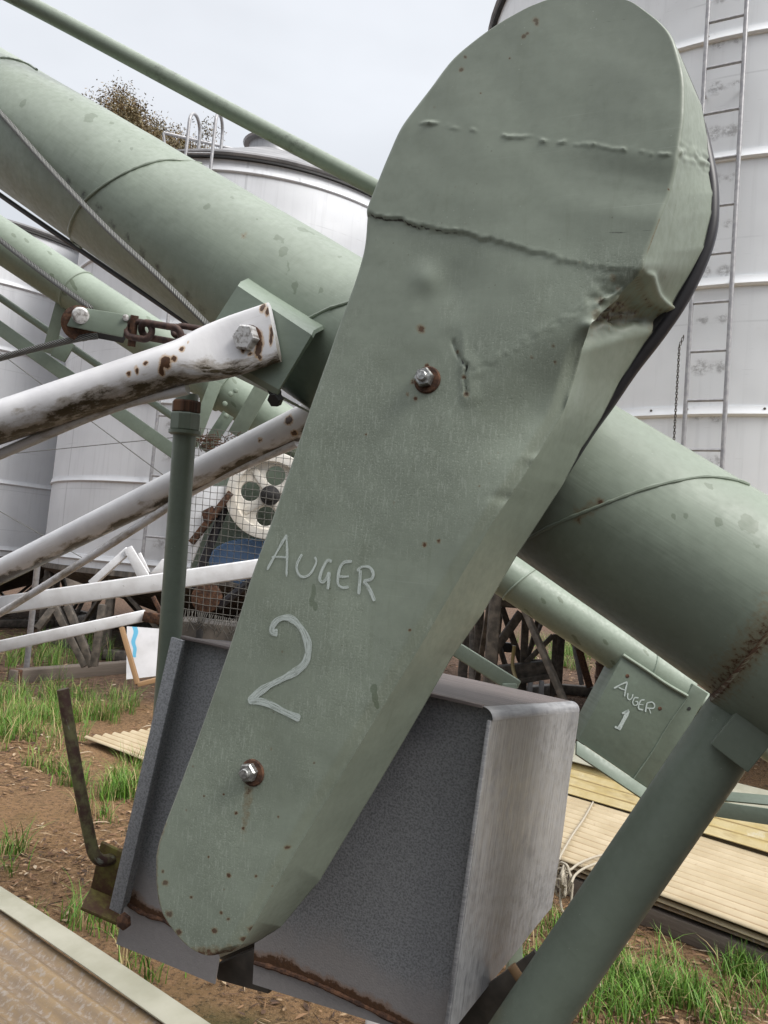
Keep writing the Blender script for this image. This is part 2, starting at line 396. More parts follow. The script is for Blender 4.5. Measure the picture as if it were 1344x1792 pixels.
def silo_mat(name, base, metal, rough, dirt=.4):
    t = NT(name)
    c = t.mix(t.rng(t.noise(1, 3), .3, .7), base, tuple(x * .86 for x in base))
    st = t.noise(1, 4, .6, t.mapc((14, .7, 1)))
    c = t.mix(t.rng(st, .5, .75, 0, .45), c, tuple(x * .72 for x in base))
    sm = t.math('MULTIPLY', t.rng(t.noise(9, 5, .7), .58, .75), t.rng(t.noise(.9, 2), .54, .66, 0, dirt * .6))
    c = t.mix(sm, c, (.24, .23, .22))
    sc_ = t.rng(t.attr('dark'), .2, .75); c = t.mix(t.math('MULTIPLY', sc_, t.rng(t.noise(20, 5, .75), .40, .62, 0, .75)), c, (.27, .265, .265))
    # vertical lap joints every 2.4 m
    sp = t.t.nodes.new('ShaderNodeSeparateXYZ'); t.lk(t.co, sp.inputs[0])
    fr = t.math('FRACT', t.math('MULTIPLY', sp.outputs[0], 1 / 2.4))
    j = t.rng(t.math('ABSOLUTE', t.math('SUBTRACT', fr, .5)), .004, .009, 1, 0)
    c = t.mix(t.math('MULTIPLY', j, .4), c, tuple(x * .5 for x in base))
    fz = t.math('FRACT', t.math('MULTIPLY', sp.outputs[1], 1 / .62)); jz = t.rng(t.math('ABSOLUTE', t.math('SUBTRACT', fz, .5)), .006, .014, 1, 0)
    c = t.mix(t.math('MULTIPLY', jz, t.rng(t.noise(2.2, 3), .4, .6, 0, .3)), c, tuple(x * .5 for x in base))
    scr_ = t.rng(t.noise(1, 3, .6, t.mapc((6, 90, 1), rot=(0, 0, .4))), .68, .72, 0, .35); c = t.mix(scr_, c, tuple(x * .6 for x in base))
    return t.done(c, t.rng(t.noise(3), .3, .7, rough - .06, rough + .1), metal, t.bump(t.math('ADD', t.noise(1.6, 2), t.math('MULTIPLY', j, .2)), .03, .25))
M['silo_white'] = silo_mat('white_silo_sheet', (.85, .868, .88), .03, .40, .7)
M['silo_grey'] = silo_mat('zinc_silo_sheet', (.69, .705, .73), .10, .52, .4)
t = NT('zinc_pipe'); M['zinc'] = t.done(t.mix(t.noise(30, 3), (.30, .30, .31), (.46, .46, .47)), .42, .5)
t = NT('ladder_pipe'); M['ladder'] = t.done(t.mix(t.rng(t.noise(24, 4), .35, .65), (.30, .30, .315), (.42, .415, .42)), .45, .25)
t = NT('roof_sheet')
c = t.mix(t.rng(t.noise(3, 4), .3, .7), (.17, .17, .175), (.29, .285, .29)); c = t.mix(t.rng(t.noise(14, 4), .6, .75, 0, .5), c, (.20, .12, .08))
M['roof'] = t.done(c, .65, .0)
t = NT('dark_edge'); M['dark'] = t.done(t.mix(t.noise(40), (.012, .011, .011), (.03, .028, .027)), .6)
t = NT('rubber'); M['rubber'] = t.done(t.mix(t.noise(60, 3), (.012, .011, .014), (.03, .027, .03)), .42)
t = NT('rusty_steel'); M['rust'] = t.done(t.mix(t.rng(t.noise(60, 5, .7), .35, .7), (.03, .014, .009), (.15, .07, .035)), .85, 0, t.bump(t.noise(160, 4), .001, .8))
t = NT('rusty_chain'); M['chain'] = t.done(t.mix(t.rng(t.noise(90, 4), .35, .7), (.035, .02, .018), (.10, .055, .04)), .7, .2, t.bump(t.noise(200, 3), .001, .6))
t = NT('mossy_rod')
c = t.mix(t.rng(t.noise(22, 4, .7), .4, .6), (.06, .030, .024), (.14, .135, .06)); c = t.mix(t.rng(t.noise(1, 4, .6, t.mapc((18, 60, 1))), .58, .66), c, (.22, .23, .19))
M['mossrod'] = t.done(c, .6, .1, t.bump(t.noise(140, 4), .001, .6))
t = NT('mossy_plate'); c = t.mix(t.rng(t.noise(18, 4, .7), .38, .62), (.07, .03, .015), (.15, .135, .03))
M['mossplate'] = t.done(c, .75, 0, t.bump(t.noise(90, 4), .001, .7))
t = NT('bolt_steel'); M['bolt'] = t.done(t.mix(t.rng(t.noise(200, 4), .4, .65), (.26, .26, .25), (.55, .55, .53)), .36, .75, t.bump(t.noise(300), .0005, .4))
t = NT('painted_bolt'); c = t.mix(t.rng(t.noise(150, 4), .45, .65), (.62, .61, .60), (.28, .26, .24)); M['pbolt'] = t.done(c, .4, .2, t.bump(t.noise(250, 3), .001, .5))
t = NT('wire_rope')
wv = t.wave(95, t.mapc((1, 1.2, 1), rot=(0, 0, .9)), 0)
M['rope_steel'] = t.done(t.mix(wv, (.07, .07, .065), (.29, .29, .27)), .5, .4, t.bump(wv, .0015, 1))
t = NT('dark_wire_rope'); wv = t.wave(95, t.mapc((1, 1.2, 1), rot=(0, 0, .9)), 0)
M['rope_dark'] = t.done(t.mix(wv, (.03, .03, .028), (.20, .20, .185)), .5, .4, t.bump(wv, .0015, 1))
t = NT('chalk')
sk = t.noise(1, 4, .7, t.mapc((60, 900, 1)))
M['chalk'] = t.done((.56, .62, .58), .9, 0, None, t.rng(sk, .33, .55, .22, .85))
t = NT('pale_paint_marker'); M['marker'] = t.done((.44, .50, .47), .8, 0, None, t.rng(t.noise(300, 3), .3, .5, .55, 1))
t = NT('cream_sheet')
c = t.mix(t.rng(t.noise(4, 4), .3, .7), (.42, .335, .205), (.52, .43, .285)); c = t.mix(t.rng(t.noise(24, 5, .7), .60, .74, 0, .6), c, (.28, .18, .10))
c = t.mix(t.rng(t.noise(1, 4, .6, t.mapc((1.5, 30, 1))), .55, .75, 0, .5), c, (.42, .31, .19))
sp_ = t.t.nodes.new('ShaderNodeSeparateXYZ'); t.lk(t.co, sp_.inputs[0])
vl = t.math('SINE', t.math('MULTIPLY', sp_.outputs[1], 2 * math.pi / .076))
c = t.mix(t.math('MULTIPLY', t.rng(vl, -.1, -.8), t.rng(t.noise(6, 4), .3, .6, .6, .95)), c, (.22, .13, .055))
M['cream'] = t.done(c, .5, 0, t.bump(t.noise(40), .002, .3))
t = NT('yellow_sheet')
c = t.mix(t.rng(t.noise(5, 4), .3, .7), (.38, .29, .11), (.48, .40, .22)); c = t.mix(t.rng(t.noise(1, 5, .7, t.mapc((3, 22, 1))), .5, .72, 0, .7), c, (.27, .19, .08))
sp_ = t.t.nodes.new('ShaderNodeSeparateXYZ'); t.lk(t.co, sp_.inputs[0])
vl = t.math('SINE', t.math('MULTIPLY', sp_.outputs[1], 2 * math.pi / .095))
c = t.mix(t.math('MULTIPLY', t.rng(vl, -.3, -.95), t.rng(t.noise(5, 5), .35, .6, .5, .95)), c, (.17, .11, .045))
c = t.mix(t.rng(t.noise(7, 5, .75), .56, .7, 0, .7), c, (.50, .46, .34))
M['yellow'] = t.done(c, .45, 0, t.bump(t.noise(30, 4), .003, .4))
t = NT('brown_stained_sheet')
c = t.mix(t.rng(t.noise(1, 5, .7, t.mapc((5, 26, 1))), .35, .65), (.27, .185, .095), (.20, .145, .095)); c = t.mix(t.rng(t.noise(50, 5, .7), .5, .62, 0, .75), c, (.31, .275, .24))
M['brownsheet'] = t.done(c, .55, 0, t.bump(t.noise(50, 4), .003, .5))
t = NT('pale_edge_sheet')
c = t.mix(t.rng(t.noise(5, 4), .3, .7), (.30, .29, .215), (.40, .385, .305)); c = t.mix(t.rng(t.noise(30, 5, .7), .64, .76, 0, .5), c, (.30, .28, .15))
M['edgesheet'] = t.done(c, .45, 0, t.bump(t.noise(26, 4), .002, .4))
t = NT('weathered_timber'); g = t.noise(1, 5, .7, t.mapc((3, 60, 1)))
M['timber'] = t.done(t.mix(g, (.075, .058, .045), (.20, .165, .135)), .85, 0, t.bump(g, .004, .7))
t = NT('worn_dark_steel'); M['stand'] = t.done(t.mix(t.rng(t.noise(12, 4), .35, .7), (.06, .052, .044), (.16, .135, .11)), .7, .1)
t = NT('rope_fibre'); M['fibre'] = t.done(t.mix(t.wave(60, t.mapc((1, 1, 1), rot=(0, 0, .8)), 0), (.26, .22, .16), (.52, .47, .38)), .9)
t = NT('blue_enamel'); c = t.mix(t.rng(t.noise(14, 4, .7), .62, .74), (.13, .225, .40), (.10, .07, .05)); M['blue'] = t.done(c, .45)
t = NT('cream_pulley')
c = t.mix(t.rng(t.noise(12, 4), .35, .7), (.80, .77, .71), (.72, .66, .57)); c = t.mix(t.rng(t.math('ADD', t.noise(16, 5, .7), t.math('MULTIPLY', t.attr('rust'), .3)), .60, .70), c, (.22, .10, .045))
M['pulley'] = t.done(c, .5, 0)
t = NT('mesh_wire'); M['wire'] = t.done(t.mix(t.noise(40, 3), (.08, .075, .065), (.22, .21, .19)), .5, .4)
t = NT('white_panel'); c = t.mix(t.rng(t.noise(5, 4), .35, .7), (.66, .66, .68), (.54, .54, .55)); c = t.mix(t.rng(t.attr('blue'), .4, .6), c, (.12, .42, .62))
M['panel'] = t.done(c, .5)
t = NT('raw_timber'); g = t.noise(1, 4, .6, t.mapc((4, 50, 1))); M['rawtimber'] = t.done(t.mix(g, (.20, .11, .05), (.36, .23, .12)), .8)

# ------------------------------------------------------------------ ground
def lay(x, y):                            # gentle relief of the yard
    return .018 * noise.noise(Vector((x * .7, y * .7, 3))) + .006 * noise.noise(Vector((x * 4, y * 4, 9)))
t = NT('yard_soil', 'Object')
c = t.mix(t.rng(t.noise(1.1, 5), .35, .65), (.31, .185, .088), (.225, .138, .072))
c = t.mix(t.rng(t.noise(16, 5, .7), .42, .62), c, (.33, .20, .105))
c = t.mix(t.rng(t.noise(45, 5, .75), .50, .62, 0, .85), c, (.075, .048, .033))
c = t.mix(t.rng(t.noise(110, 4, .75), .56, .68, 0, .9), c, (.42, .30, .19))
c = t.mix(t.rng(t.noise(.8, 4), .56, .68, 0, .7), c, (.075, .085, .03))
c = t.mix(t.rng(t.attr('bark'), .2, .8, 0, .88), c, t.mix(t.rng(t.noise(14, 6, .8), .38, .64), (.05, .034, .026), (.20, .125, .088)))
c = t.mix(t.rng(t.attr('bounce_dim'), .2, .8), c, t.mix(t.noise(60, 4), (.03, .022, .016), (.075, .055, .04)))  # out-of-frame near ground darkened to cut light bounced up under the tube
M['soil'] = t.done(c, .95, 0, t.bump(t.math('ADD', t.noise(30, 6, .7), t.math('MULTIPLY', t.noise(120, 4, .7), .5)), .03, .9), None, .2)
xs = sorted(set([-150, -80, -40, -20, -12] + [round(-9 + i * .12, 3) for i in range(151)] + [12, 20, 40, 80, 150]))
ys = sorted(set([-60, -20, -8, -3, -1] + [round(0 + i * .12, 3) for i in range(126)] + [18, 25, 40, 80, 150, 300]))
gv = [(x, y, lay(x, y) if (-9 < x < 9 and 0 < y < 15) else 0) for y in ys for x in xs]
nx = len(xs)
gf = [(j * nx + i, j * nx + i + 1, (j + 1) * nx + i + 1, (j + 1) * nx + i) for j in range(len(ys) - 1) for i in range(nx - 1)]
o = mesh('ground', gv, gf, M['soil'], None, True, None, {'bounce_dim': [max(0., min(1., (1.75 - y + .25 * noise.noise(Vector((x, y, 0)))) / .4)) for x, y, z in gv], 'bark': [max(0., min(1., (y - 6.6 + 1.2 * noise.noise(Vector((x * .6, y * .6, 4)))) / 1.2)) for x, y, z in gv]}); tag(o, 'red brown yard soil strewn with leaf litter', 'ground', kind='structure')

# ------------------------------------------------------------------ AUGER 2, the near machine
auger = thing('grain_auger', (TB.x, TB.y, 0), 'big near sage green grain auger with the chalked words AUGER 2 on its belt guard', 'grain auger')

# -- tube
t0, t1 = -1.9, (TB - TA).length + .22
N = 330
ax = [TA + TDIR * (t0 + (t1 - t0) * i / N) for i in range(N + 1)]
v, f, uv = tube_geo(ax, TUBE_R, 96)
for i_, q in enumerate(v):
    a_ = TA + TDIR * (q - TA).dot(TDIR); o_ = (q - a_); v[i_] = a_ + o_ * (1 + .010 * noise.noise(q * 3.1) + .004 * noise.noise(q * 9))
P = np.array([tuple(q) for q in v])
def paint(P, spots, stretch=None):        # falloff field: 1 at a spot's centre, .5 on its outline
    a = np.zeros(len(P))
    for c_, r_, s_ in spots:
        d = P - np.array(tuple(c_)); dz = d[:, 2] / s_
        dd = np.sqrt(d[:, 0] ** 2 + d[:, 1] ** 2 + dz ** 2)
        a = np.maximum(a, np.clip(1 - dd / (2 * r_), 0, 1))
    return a
wet_px = [(40, 181, 6, 2), (50, 133, 5, 1), (75, 136, 5, 1), (125, 173, 5, 1), (128, 180, 4, 1), (160, 202, 10, 1.2), (155, 210, 8, 1), (135, 214, 4, 2), (195, 215, 6, .8), (210, 248, 5, 1), (231, 261, 5, 1.4), (250, 243, 5, .7), (287, 264, 5, .7), (364, 361, 8, 1.1), (402, 345, 5, .8), (415, 353, 5, .8), (452, 386, 5, 1), (488, 417, 9, 1), (496, 440, 9, 1.7), (530, 402, 11, 1), (546, 408, 7, .8), (503, 470, 5, 2.6), (516, 502, 6, 2.2), (560, 505, 5, 2.2), (577, 472, 5, 1), (597, 450, 6, .8), (372, 316, 4, 1), (310, 250, 4, 1), (90, 100, 5, .8), (60, 205, 3, 1.5), (1198, 895, 7, 1.4), (1256, 912, 9, 1.4), (1310, 915, 17, 1.3), (1328, 955, 7, 1.5), (1240, 848, 10, .8), (1262, 866, 4, 1), (1150, 800, 5, 1), (1180, 905, 3, 1)]
wets = []
for px, py, r_, s_ in wet_px:
    c_ = cyl_hit(px, py, TA, TB, TUBE_R); d = (c_ - C0).dot(FW); wets.append((c_, r_ * d / FPX, s_))
rusts = []
for px, py, r_ in [(93, 144, 4), (426, 411, 5), (431, 404, 4), (1165, 1128, 4), (1048, 880, 10), (1030, 893, 10), (1010, 903, 12)]:
    c_ = cyl_hit(px, py, TA, TB, TUBE_R); d = (c_ - C0).dot(FW); rusts.append((c_, r_ * d / FPX, 1))
darks = []
for px, py, r_ in [(120 + i * 26, 318 + i * 25, 16) for i in range(10)] + [(1000 + i * 14, 905 - i * 6, 9) for i in range(7)] + [(1275, 1180, 10), (1310, 1138, 10)]:
    c_ = cyl_hit(px, py, TA, TB, TUBE_R); d = (c_ - C0).dot(FW); darks.append((c_, r_ * d / FPX, 1))
tube_o = mesh('auger_tube', v, f, M['tube'], auger, True, uv, {'wet': paint(P, wets), 'rust': np.maximum(paint(P, rusts) * .75, np.array([.56 * max(0, 1 - abs((Vector(q) - TB).dot(TDIR) - .088) / .045) for q in P])), 'dark': paint(P, darks) * .62}, 40)
def seam(pix, a, b, r, rad, parent, mat, n=6):
    pts = catmull([p for p in (cyl_hit(px, py, a, b, r) for px, py in pix) if abs((p - a).cross((b - a).normalized()).length - r) < .0015], n)
    tube('weld_seam', pts, [rad * (.8 + .5 * random.random()) for _ in pts], mat, parent, 8)
seam([(352, 286), (320, 281), (285, 281), (250, 290), (205, 310), (165, 337), (140, 360), (126, 385), (121, 405), (127, 422), (142, 433)], TA, TB, TUBE_R, .0028, tube_o, M['tube'])
seam([(925, 942), (960, 923), (1000, 905), (1040, 889), (1080, 873), (1130, 855), (1180, 842), (1230, 834), (1265, 836), (1290, 841), (1310, 848)], TA, TB, TUBE_R, .0026, tube_o, M['tube'])
seam([(535, 560), (552, 551), (575, 540), (600, 532), (640, 520)], TA, TB, TUBE_R, .003, tube_o, M['tube'])
seam([(0, 101), (15, 102), (32, 106), (50, 113), (64, 122)], TA, TB, TUBE_R, .0025, tube_o, M['tube'])
# lower sleeve the tube runs into
q0 = TB + TDIR * .088
sl = [q0 + TDIR * x for x in (0, .004, .03, .06, .1, .2, .5, .9)]
v, f, uv = tube_geo(sl, [TUBE_R + .002, TUBE_R + .009, TUBE_R + .010] + [TUBE_R + .010] * 5, 72)
P = np.array([tuple(q) for q in v]); dist = np.array([(Vector(q) - q0).dot(TDIR) for q in v])
mesh('lower_sleeve', v, f, M['tube'], auger, True, uv, {'rust': np.clip(.62 - dist / .035, 0, .8)}, 40)

# -- belt guard: dense sheet with dents, weld seams and a torn corner
OFF_F, OFF_B = .30, .155
out_px = [(1000, -9), (954, 2), (910, 21), (866, 46), (821, 78), (788, 108), (755, 152), (727, 188), (700, 226), (677, 277), (655, 332), (643, 362), (641, 378), (636, 432), (620, 490), (600, 546), (556, 670), (512, 800), (445, 988), (400, 1130), (360, 1245), (318, 1360), (280, 1460), (270, 1500), (271, 1550), (278, 1590), (292, 1618), (320, 1652), (345, 1668), (370, 1674), (393, 1673), (415, 1659),
          (440, 1618), (500, 1512), (600, 1345), (655, 1253), (726, 1138), (772, 1058), (842, 940), (912, 828), (955, 756), (982, 705), (1000, 650), (1018, 600), (1045, 552), (1085, 506), (1122, 470), (1132, 442), (1154, 384), (1172, 336), (1186, 278), (1193, 236), (1197, 205), (1198, 160), (1196, 130), (1189, 98), (1177, 64), (1158, 40), (1131, 18), (1104, 1), (1060, -8)]
NLEFT = 32
lpoly = [out_px[0]] + out_px[1:NLEFT]
rpoly = [out_px[0]] + out_px[NLEFT:][::-1]
rpoly.append(out_px[NLEFT - 1])
def smooth2(pts):
    c = catmull([Vector((a, b, 0)) for a, b in pts], 8); return np.array([(p.x, p.y) for p in c])
lp, rp = smooth2(lpoly[:24]), smooth2(rpoly)
lp = np.vstack([lp, smooth2(lpoly[23:])])
def xs_at(poly, y):                       # x where the edge crosses row y
    yy = poly[:, 1]; o_ = np.argsort(yy, kind='stable'); return float(np.interp(y, yy[o_], poly[:, 0][o_]))
bot_y = 1674.0
lpm = lp[:np.argmax(lp[:, 1]) + 1]
rp2 = np.vstack([rp, lp[np.argmax(lp[:, 1]):][::-1]])
ny, nxg = 520, 130
rows = []
for j in range(ny + 1):
    s_ = j / ny
    y = -9 + (bot_y + 9) * (s_ + .018 * math.sin(2 * math.pi * s_) * -1 if False else s_)
    rows.append(y)
# finer rows at both round ends
s_lin = np.linspace(0, 1, ny + 1)
ease = s_lin - .9 * np.sin(2 * np.pi * s_lin) / (2 * np.pi)
rows = -9 + (bot_y + 9) * (.55 * s_lin + .45 * ease)
seam2 = np.array([(636, 374), (660, 379), (700, 386), (730, 395), (760, 401), (800, 407), (830, 414), (860, 420), (900, 432), (940, 443), (980, 455), (1040, 466), (1125, 476)], float)
seam1 = np.array([(733, 216), (760, 219), (800, 226), (832, 231), (885, 239), (930, 241), (960, 250), (1000, 250), (1060, 258), (1110, 265), (1160, 272), (1195, 276)], float)
def fbm(x, y, s, z=0): return noise.noise(Vector((x * s, y * s, z)))
def seg_d(px, py, poly):
    best = 1e9
    for (x0, y0), (x1, y1) in zip(poly[:-1], poly[1:]):
        dx, dy = x1 - x0, y1 - y0; q = max(0, min(1, ((px - x0) * dx + (py - y0) * dy) / (dx * dx + dy * dy + 1e-9)))
        best = min(best, math.hypot(px - x0 - q * dx, py - y0 - q * dy))
    return best
def sst(a, b, x):
    q = max(0., min(1., (x - a) / (b - a))); return q * q * (3 - 2 * q)
crease = np.array([(1045, 525), (1015, 540), (960, 573), (900, 610), (827, 655)], float)
crack = np.array([(793, 598), (800, 618), (810, 635), (818, 640), (814, 660), (817, 690)], float)
def gdisp(px, py):                        # metres along the guard's outward normal
    d = .0022 * fbm(px, py, .006, 1) + .0004 * fbm(px, py, .02, 4)
    ys2 = np.interp(px, seam2[:, 0], seam2[:, 1]) + 6 * fbm(px, 0, .035, 7) + 4 * fbm(px, 0, .11, 8)
    k = 1 - sst(760, 1060, px) * .75
    d += (.0026 * k + .0004) * (1 - sst(-1.5, 1.5, py - ys2))                     # upper sheet laps the lower
    b = abs(py - ys2)
    if b < 9: d += .0026 * max(0, fbm(px, py, .13, 5) + .05) * (1 - b / 9)
    ys1 = np.interp(px, seam1[:, 0], seam1[:, 1]) + 4 * fbm(px, 0, .06, 17)
    b = abs(py - ys1)
    if b < 5 and 728 < px and not 835 < px < 880: d += .0022 * (1 - b / 5) * max(0, .25 + 1.5 * fbm(px, py, .047, 6) + .9 * fbm(px, py, .19, 16))
    d -= .003 * sst(0, 50, py - ys1) * (1 - sst(0, 60, py - ys1 - 60)) * sst(900, 1100, px)
    d += .0042 * math.exp(-((px - 747) ** 2 + (py - 488) ** 2) / 700.)
    d -= .0035 * math.exp(-((px - 790) ** 2 + (py - 500) ** 2) / 2400.)
    # lower right corner bent back behind the diagonal crease
    ex, ey = 827 - 1045, 655 - 525; L = math.hypot(ex, ey)
    sd_ = ((px - 1045) * ey - (py - 525) * ex) / L                                 # + is below the crease
    fade = 1 - sst(640, 930, py)
    if sd_ > 0 and px > 780: d -= .016 * (sst(0, 130, sd_)) * fade * sst(780, 960, px)
    c_ = seg_d(px, py, crease)
    if c_ < 13: d += .0016 * (.5 * fbm(px, py, .06, 11) + .7 * fbm(px, py, .19, 12) + .15) * (1 - c_ / 13)
    # torn dent
    g = math.exp(-(((px - 1112) / 46.) ** 2 + ((py - 524) / 30.) ** 2))
    d -= .026 * g
    r_ = math.hypot((px - 1085) / 75., (py - 520) / 55.)
    if r_ < 1: d += .0045 * (1 - r_) * fbm(px, py, .07, 21) + .002 * (1 - r_) * fbm(px, py, .2, 22)
    e_ = abs((py - 488) - (px - 1112) * -.62)
    if e_ < 7 and 1052 < px < 1128 and 470 < py < 545: d += .0055 * (1 - e_ / 7)
    c_ = seg_d(px, py, crack)
    if c_ < 3.5: d -= .004 * (1 - c_ / 3.5)
    if c_ < 26: d += .0022 * (1 - c_ / 26) * (1 if px > 808 else -.4)
    # buckles along the bent edge
    for cx, cy, rx, ry, a in ((990, 720, 6, 34, .005), (1000, 790, 6, 22, .004), (940, 800, 26, 8, .0025), (880, 870, 22, 9, -.002), (1060, 600, 30, 18, -.006), (1030, 570, 12, 10, .005)):
        q = ((px - cx) / rx) ** 2 + ((py - cy) / ry) ** 2
        if q < 6: d += a * math.exp(-q)
    return d
verts, uvs, rust_a, wet_a, dark_a, pit_a = [], [], [], [], [], []
grust = [(938, 38, 5), (940, 44, 4), (924, 61, 3), (918, 67, 4), (815, 102, 3), (808, 124, 4), (842, 165, 2), (893, 104, 2), (737, 575, 7), (727, 697, 4), (713, 690, 3), (722, 668, 4), (747, 640, 4), (1042, 548, 9), (1050, 525, 8), (1072, 484, 6), (1080, 500, 5), (1120, 515, 11), (1145, 530, 9), (1130, 496, 6), (1085, 545, 5), (1160, 548, 7),
         (290, 1545, 5), (285, 1525, 3), (296, 1600, 6), (312, 1631, 6), (376, 1628, 5), (388, 1597, 3), (400, 1608, 3), (470, 1555, 2), (448, 1533, 3), (500, 1485, 4), (413, 1423, 3), (391, 1390, 2), (486, 1430, 2), (357, 1393, 2), (432, 1632, 6), (420, 1650, 6), (400, 1532, 4), (425, 1450, 3), (855, 810, 2), (838, 850, 2), (768, 947, 3), (743, 953, 4), (717, 1103, 3), (930, 625, 3), (968, 605, 3), (970, 632, 3), (812, 660, 4), (817, 690, 5), (800, 615, 3), (1152, 395, 3), (1145, 412, 3), (1170, 330, 2), (550, 1335, 2), (610, 980, 2), (690, 880, 2), (560, 1470, 2), (475, 1310, 2), (640, 760, 2), (870, 790, 2), (365, 1500, 2), (335, 1570, 3)]
gw = [(549, 1035, 3.5, 12), (546, 1052, 4.5, 10), (552, 1062, 4, 8), (654, 1205, 6, 8), (655, 1220, 4, 14), (655, 1235, 3, 8)]
gr_np = np.array(grust, float)
front_edge = np.vstack([lp[::3], rp[::-1][::3]])
scr = [(np.array([(745, 186), (850, 176), (960, 158), (1085, 146)], float), .42), (np.array([(1045, 409), (1095, 407), (1150, 402)], float), .6), (np.array([(1040, 42), (1090, 34), (1130, 24)], float), .45), (np.array([(925, 62), (1000, 20), (1030, 8)], float), .35), (np.array([(790, 105), (860, 88), (920, 60)], float), .35)]
def gpos(px, py, extra=0.0):
    return mp(px, py, OFF_F) + NF * (gdisp(px, py) + extra)
uvx = TH; 
def guv(p): return ((p - TA).dot(TH), p.z)
for j in range(ny + 1):
    y = float(rows[j]); xl = xs_at(lpm, y); xr = xs_at(rp2, y)
    if j in (0, ny): xr = xl + .01
    for i in range(nxg + 1):
        px = xl + (xr - xl) * i / nxg
        p = gpos(px, y)
        # folded edges roll over a little
        ed = min(px - xl, 1e9)
        p -= NF * .004 * (1 - sst(0, 5, ed))
        if y > 560: p -= NF * .010 * (1 - sst(0, 26, xr - px)) * sst(560, 640, y)
        else: p -= NF * .003 * (1 - sst(0, 5, xr - px))
        verts.append(p); uvs.append(guv(p))
        dd = np.hypot(gr_np[:, 0] - px, gr_np[:, 1] - y) / (2 * gr_np[:, 2])
        r_ = max(0, 1 - float(dd.min())) * (.85 if not (1030 < px < 1180 and 460 < y < 570) else .62)
        if 1340 < y < 1530:                                   # rust run below the lower bolt
            xc = 438 - (y - 1350) * .10
            r_ = max(r_, .42 * (1 - sst(2, 16, abs(px - xc))) * (1 - sst(1400, 1530, y)) + 0)
        if y > 1440: r_ = max(r_, .50 * (1 - sst(0, 14, (px - xl))) ) if px < 400 else r_
        if y > 1600: r_ = max(r_, .62 * sst(1640, 1674, y))
        if 380 < y < 445: r_ = max(r_, .5 * (1 - sst(0, 5, xr - px)))
        rust_a.append(r_)
        w_ = 0
        for cx, cy, rx, ry in gw:
            w_ = max(w_, 1 - math.hypot((px - cx) / rx, (y - cy) / ry) / 2)
        wet_a.append(max(w_, 0))
        pit_a.append(.35 + .65 * sst(390, 520, y) if y > 380 else .12 + .12 * sst(60, 250, y))
        c_ = seg_d(px, y, crack) if 780 < px < 830 and 590 < y < 700 else 99
        k_ = (1 - sst(0, 2.2, c_)) * (.95 if 625 < y < 655 else .62)
        if 640 < px < 860 and 370 < y < 440:
            ys2 = np.interp(px, seam2[:, 0], seam2[:, 1]) + 6 * fbm(px, 0, .035, 7) + 4 * fbm(px, 0, .11, 8)
            k_ = max(k_, .95 * (1 - sst(0, 3.4, abs(y - ys2 - 1.5))) * (1 - .6 * sst(700, 860, px)))
        k_ = max(k_, 0) if (c_ < 99 or k_ > 0) else 0
        for pl, dep in scr:
            if min(p_[1] for p_ in pl) - 4 < y < max(p_[1] for p_ in pl) + 4: k_ = max(k_, dep * (1 - sst(0, 2.4, seg_d(px, y, pl))))
        dark_a.append(k_)
W = nxg + 1
faces = [(j * W + i, j * W + i + 1, (j + 1) * W + i + 1, (j + 1) * W + i) for j in range(ny) for i in range(nxg)]
# side walls: right one flares to the outline seen in the photograph
fold_key = [(-9, 1000), (18, 1131), (66, 1178), (133, 1197), (210, 1197), (277, 1188), (338, 1172), (384, 1154), (442, 1132), (470, 1122), (506, 1085), (552, 1045), (600, 1018), (650, 1000), (705, 982), (756, 955), (828, 912), (940, 842), (1058, 772), (1138, 726), (1253, 655), (1345, 600), (1512, 500), (1618, 440), (1659, 415), (1674, 380)]
outer_key = [None, None, (1188, 92), (1228, 185), (1238, 240), (1240, 300), (1247, 338), (1245, 372), (1231, 434), (1210, 474), (1186, 514), (1169, 546), (1128, 600), (1085, 668), (1050, 735), (1018, 785), (985, 848), (907, 968), (842, 1078), (790, 1152), (722, 1270), (668, 1362), (560, 1540), (492, 1622), (450, 1648), (385, 1676)]
DB = OFF_F - OFF_B
kf = [k[0] for k in fold_key]
ko = []
for (fy, fx), oo in zip(fold_key, outer_key):
    ko.append((mp(fx, fy, OFF_F) - NF * DB) if oo is None else mp(oo[0], oo[1], OFF_B))
koa = np.array([tuple(p) for p in ko])
def outer_at(y): return Vector([float(np.interp(y, kf, koa[:, c_])) for c_ in range(3)])
NS = 36
base = len(verts); prev = None
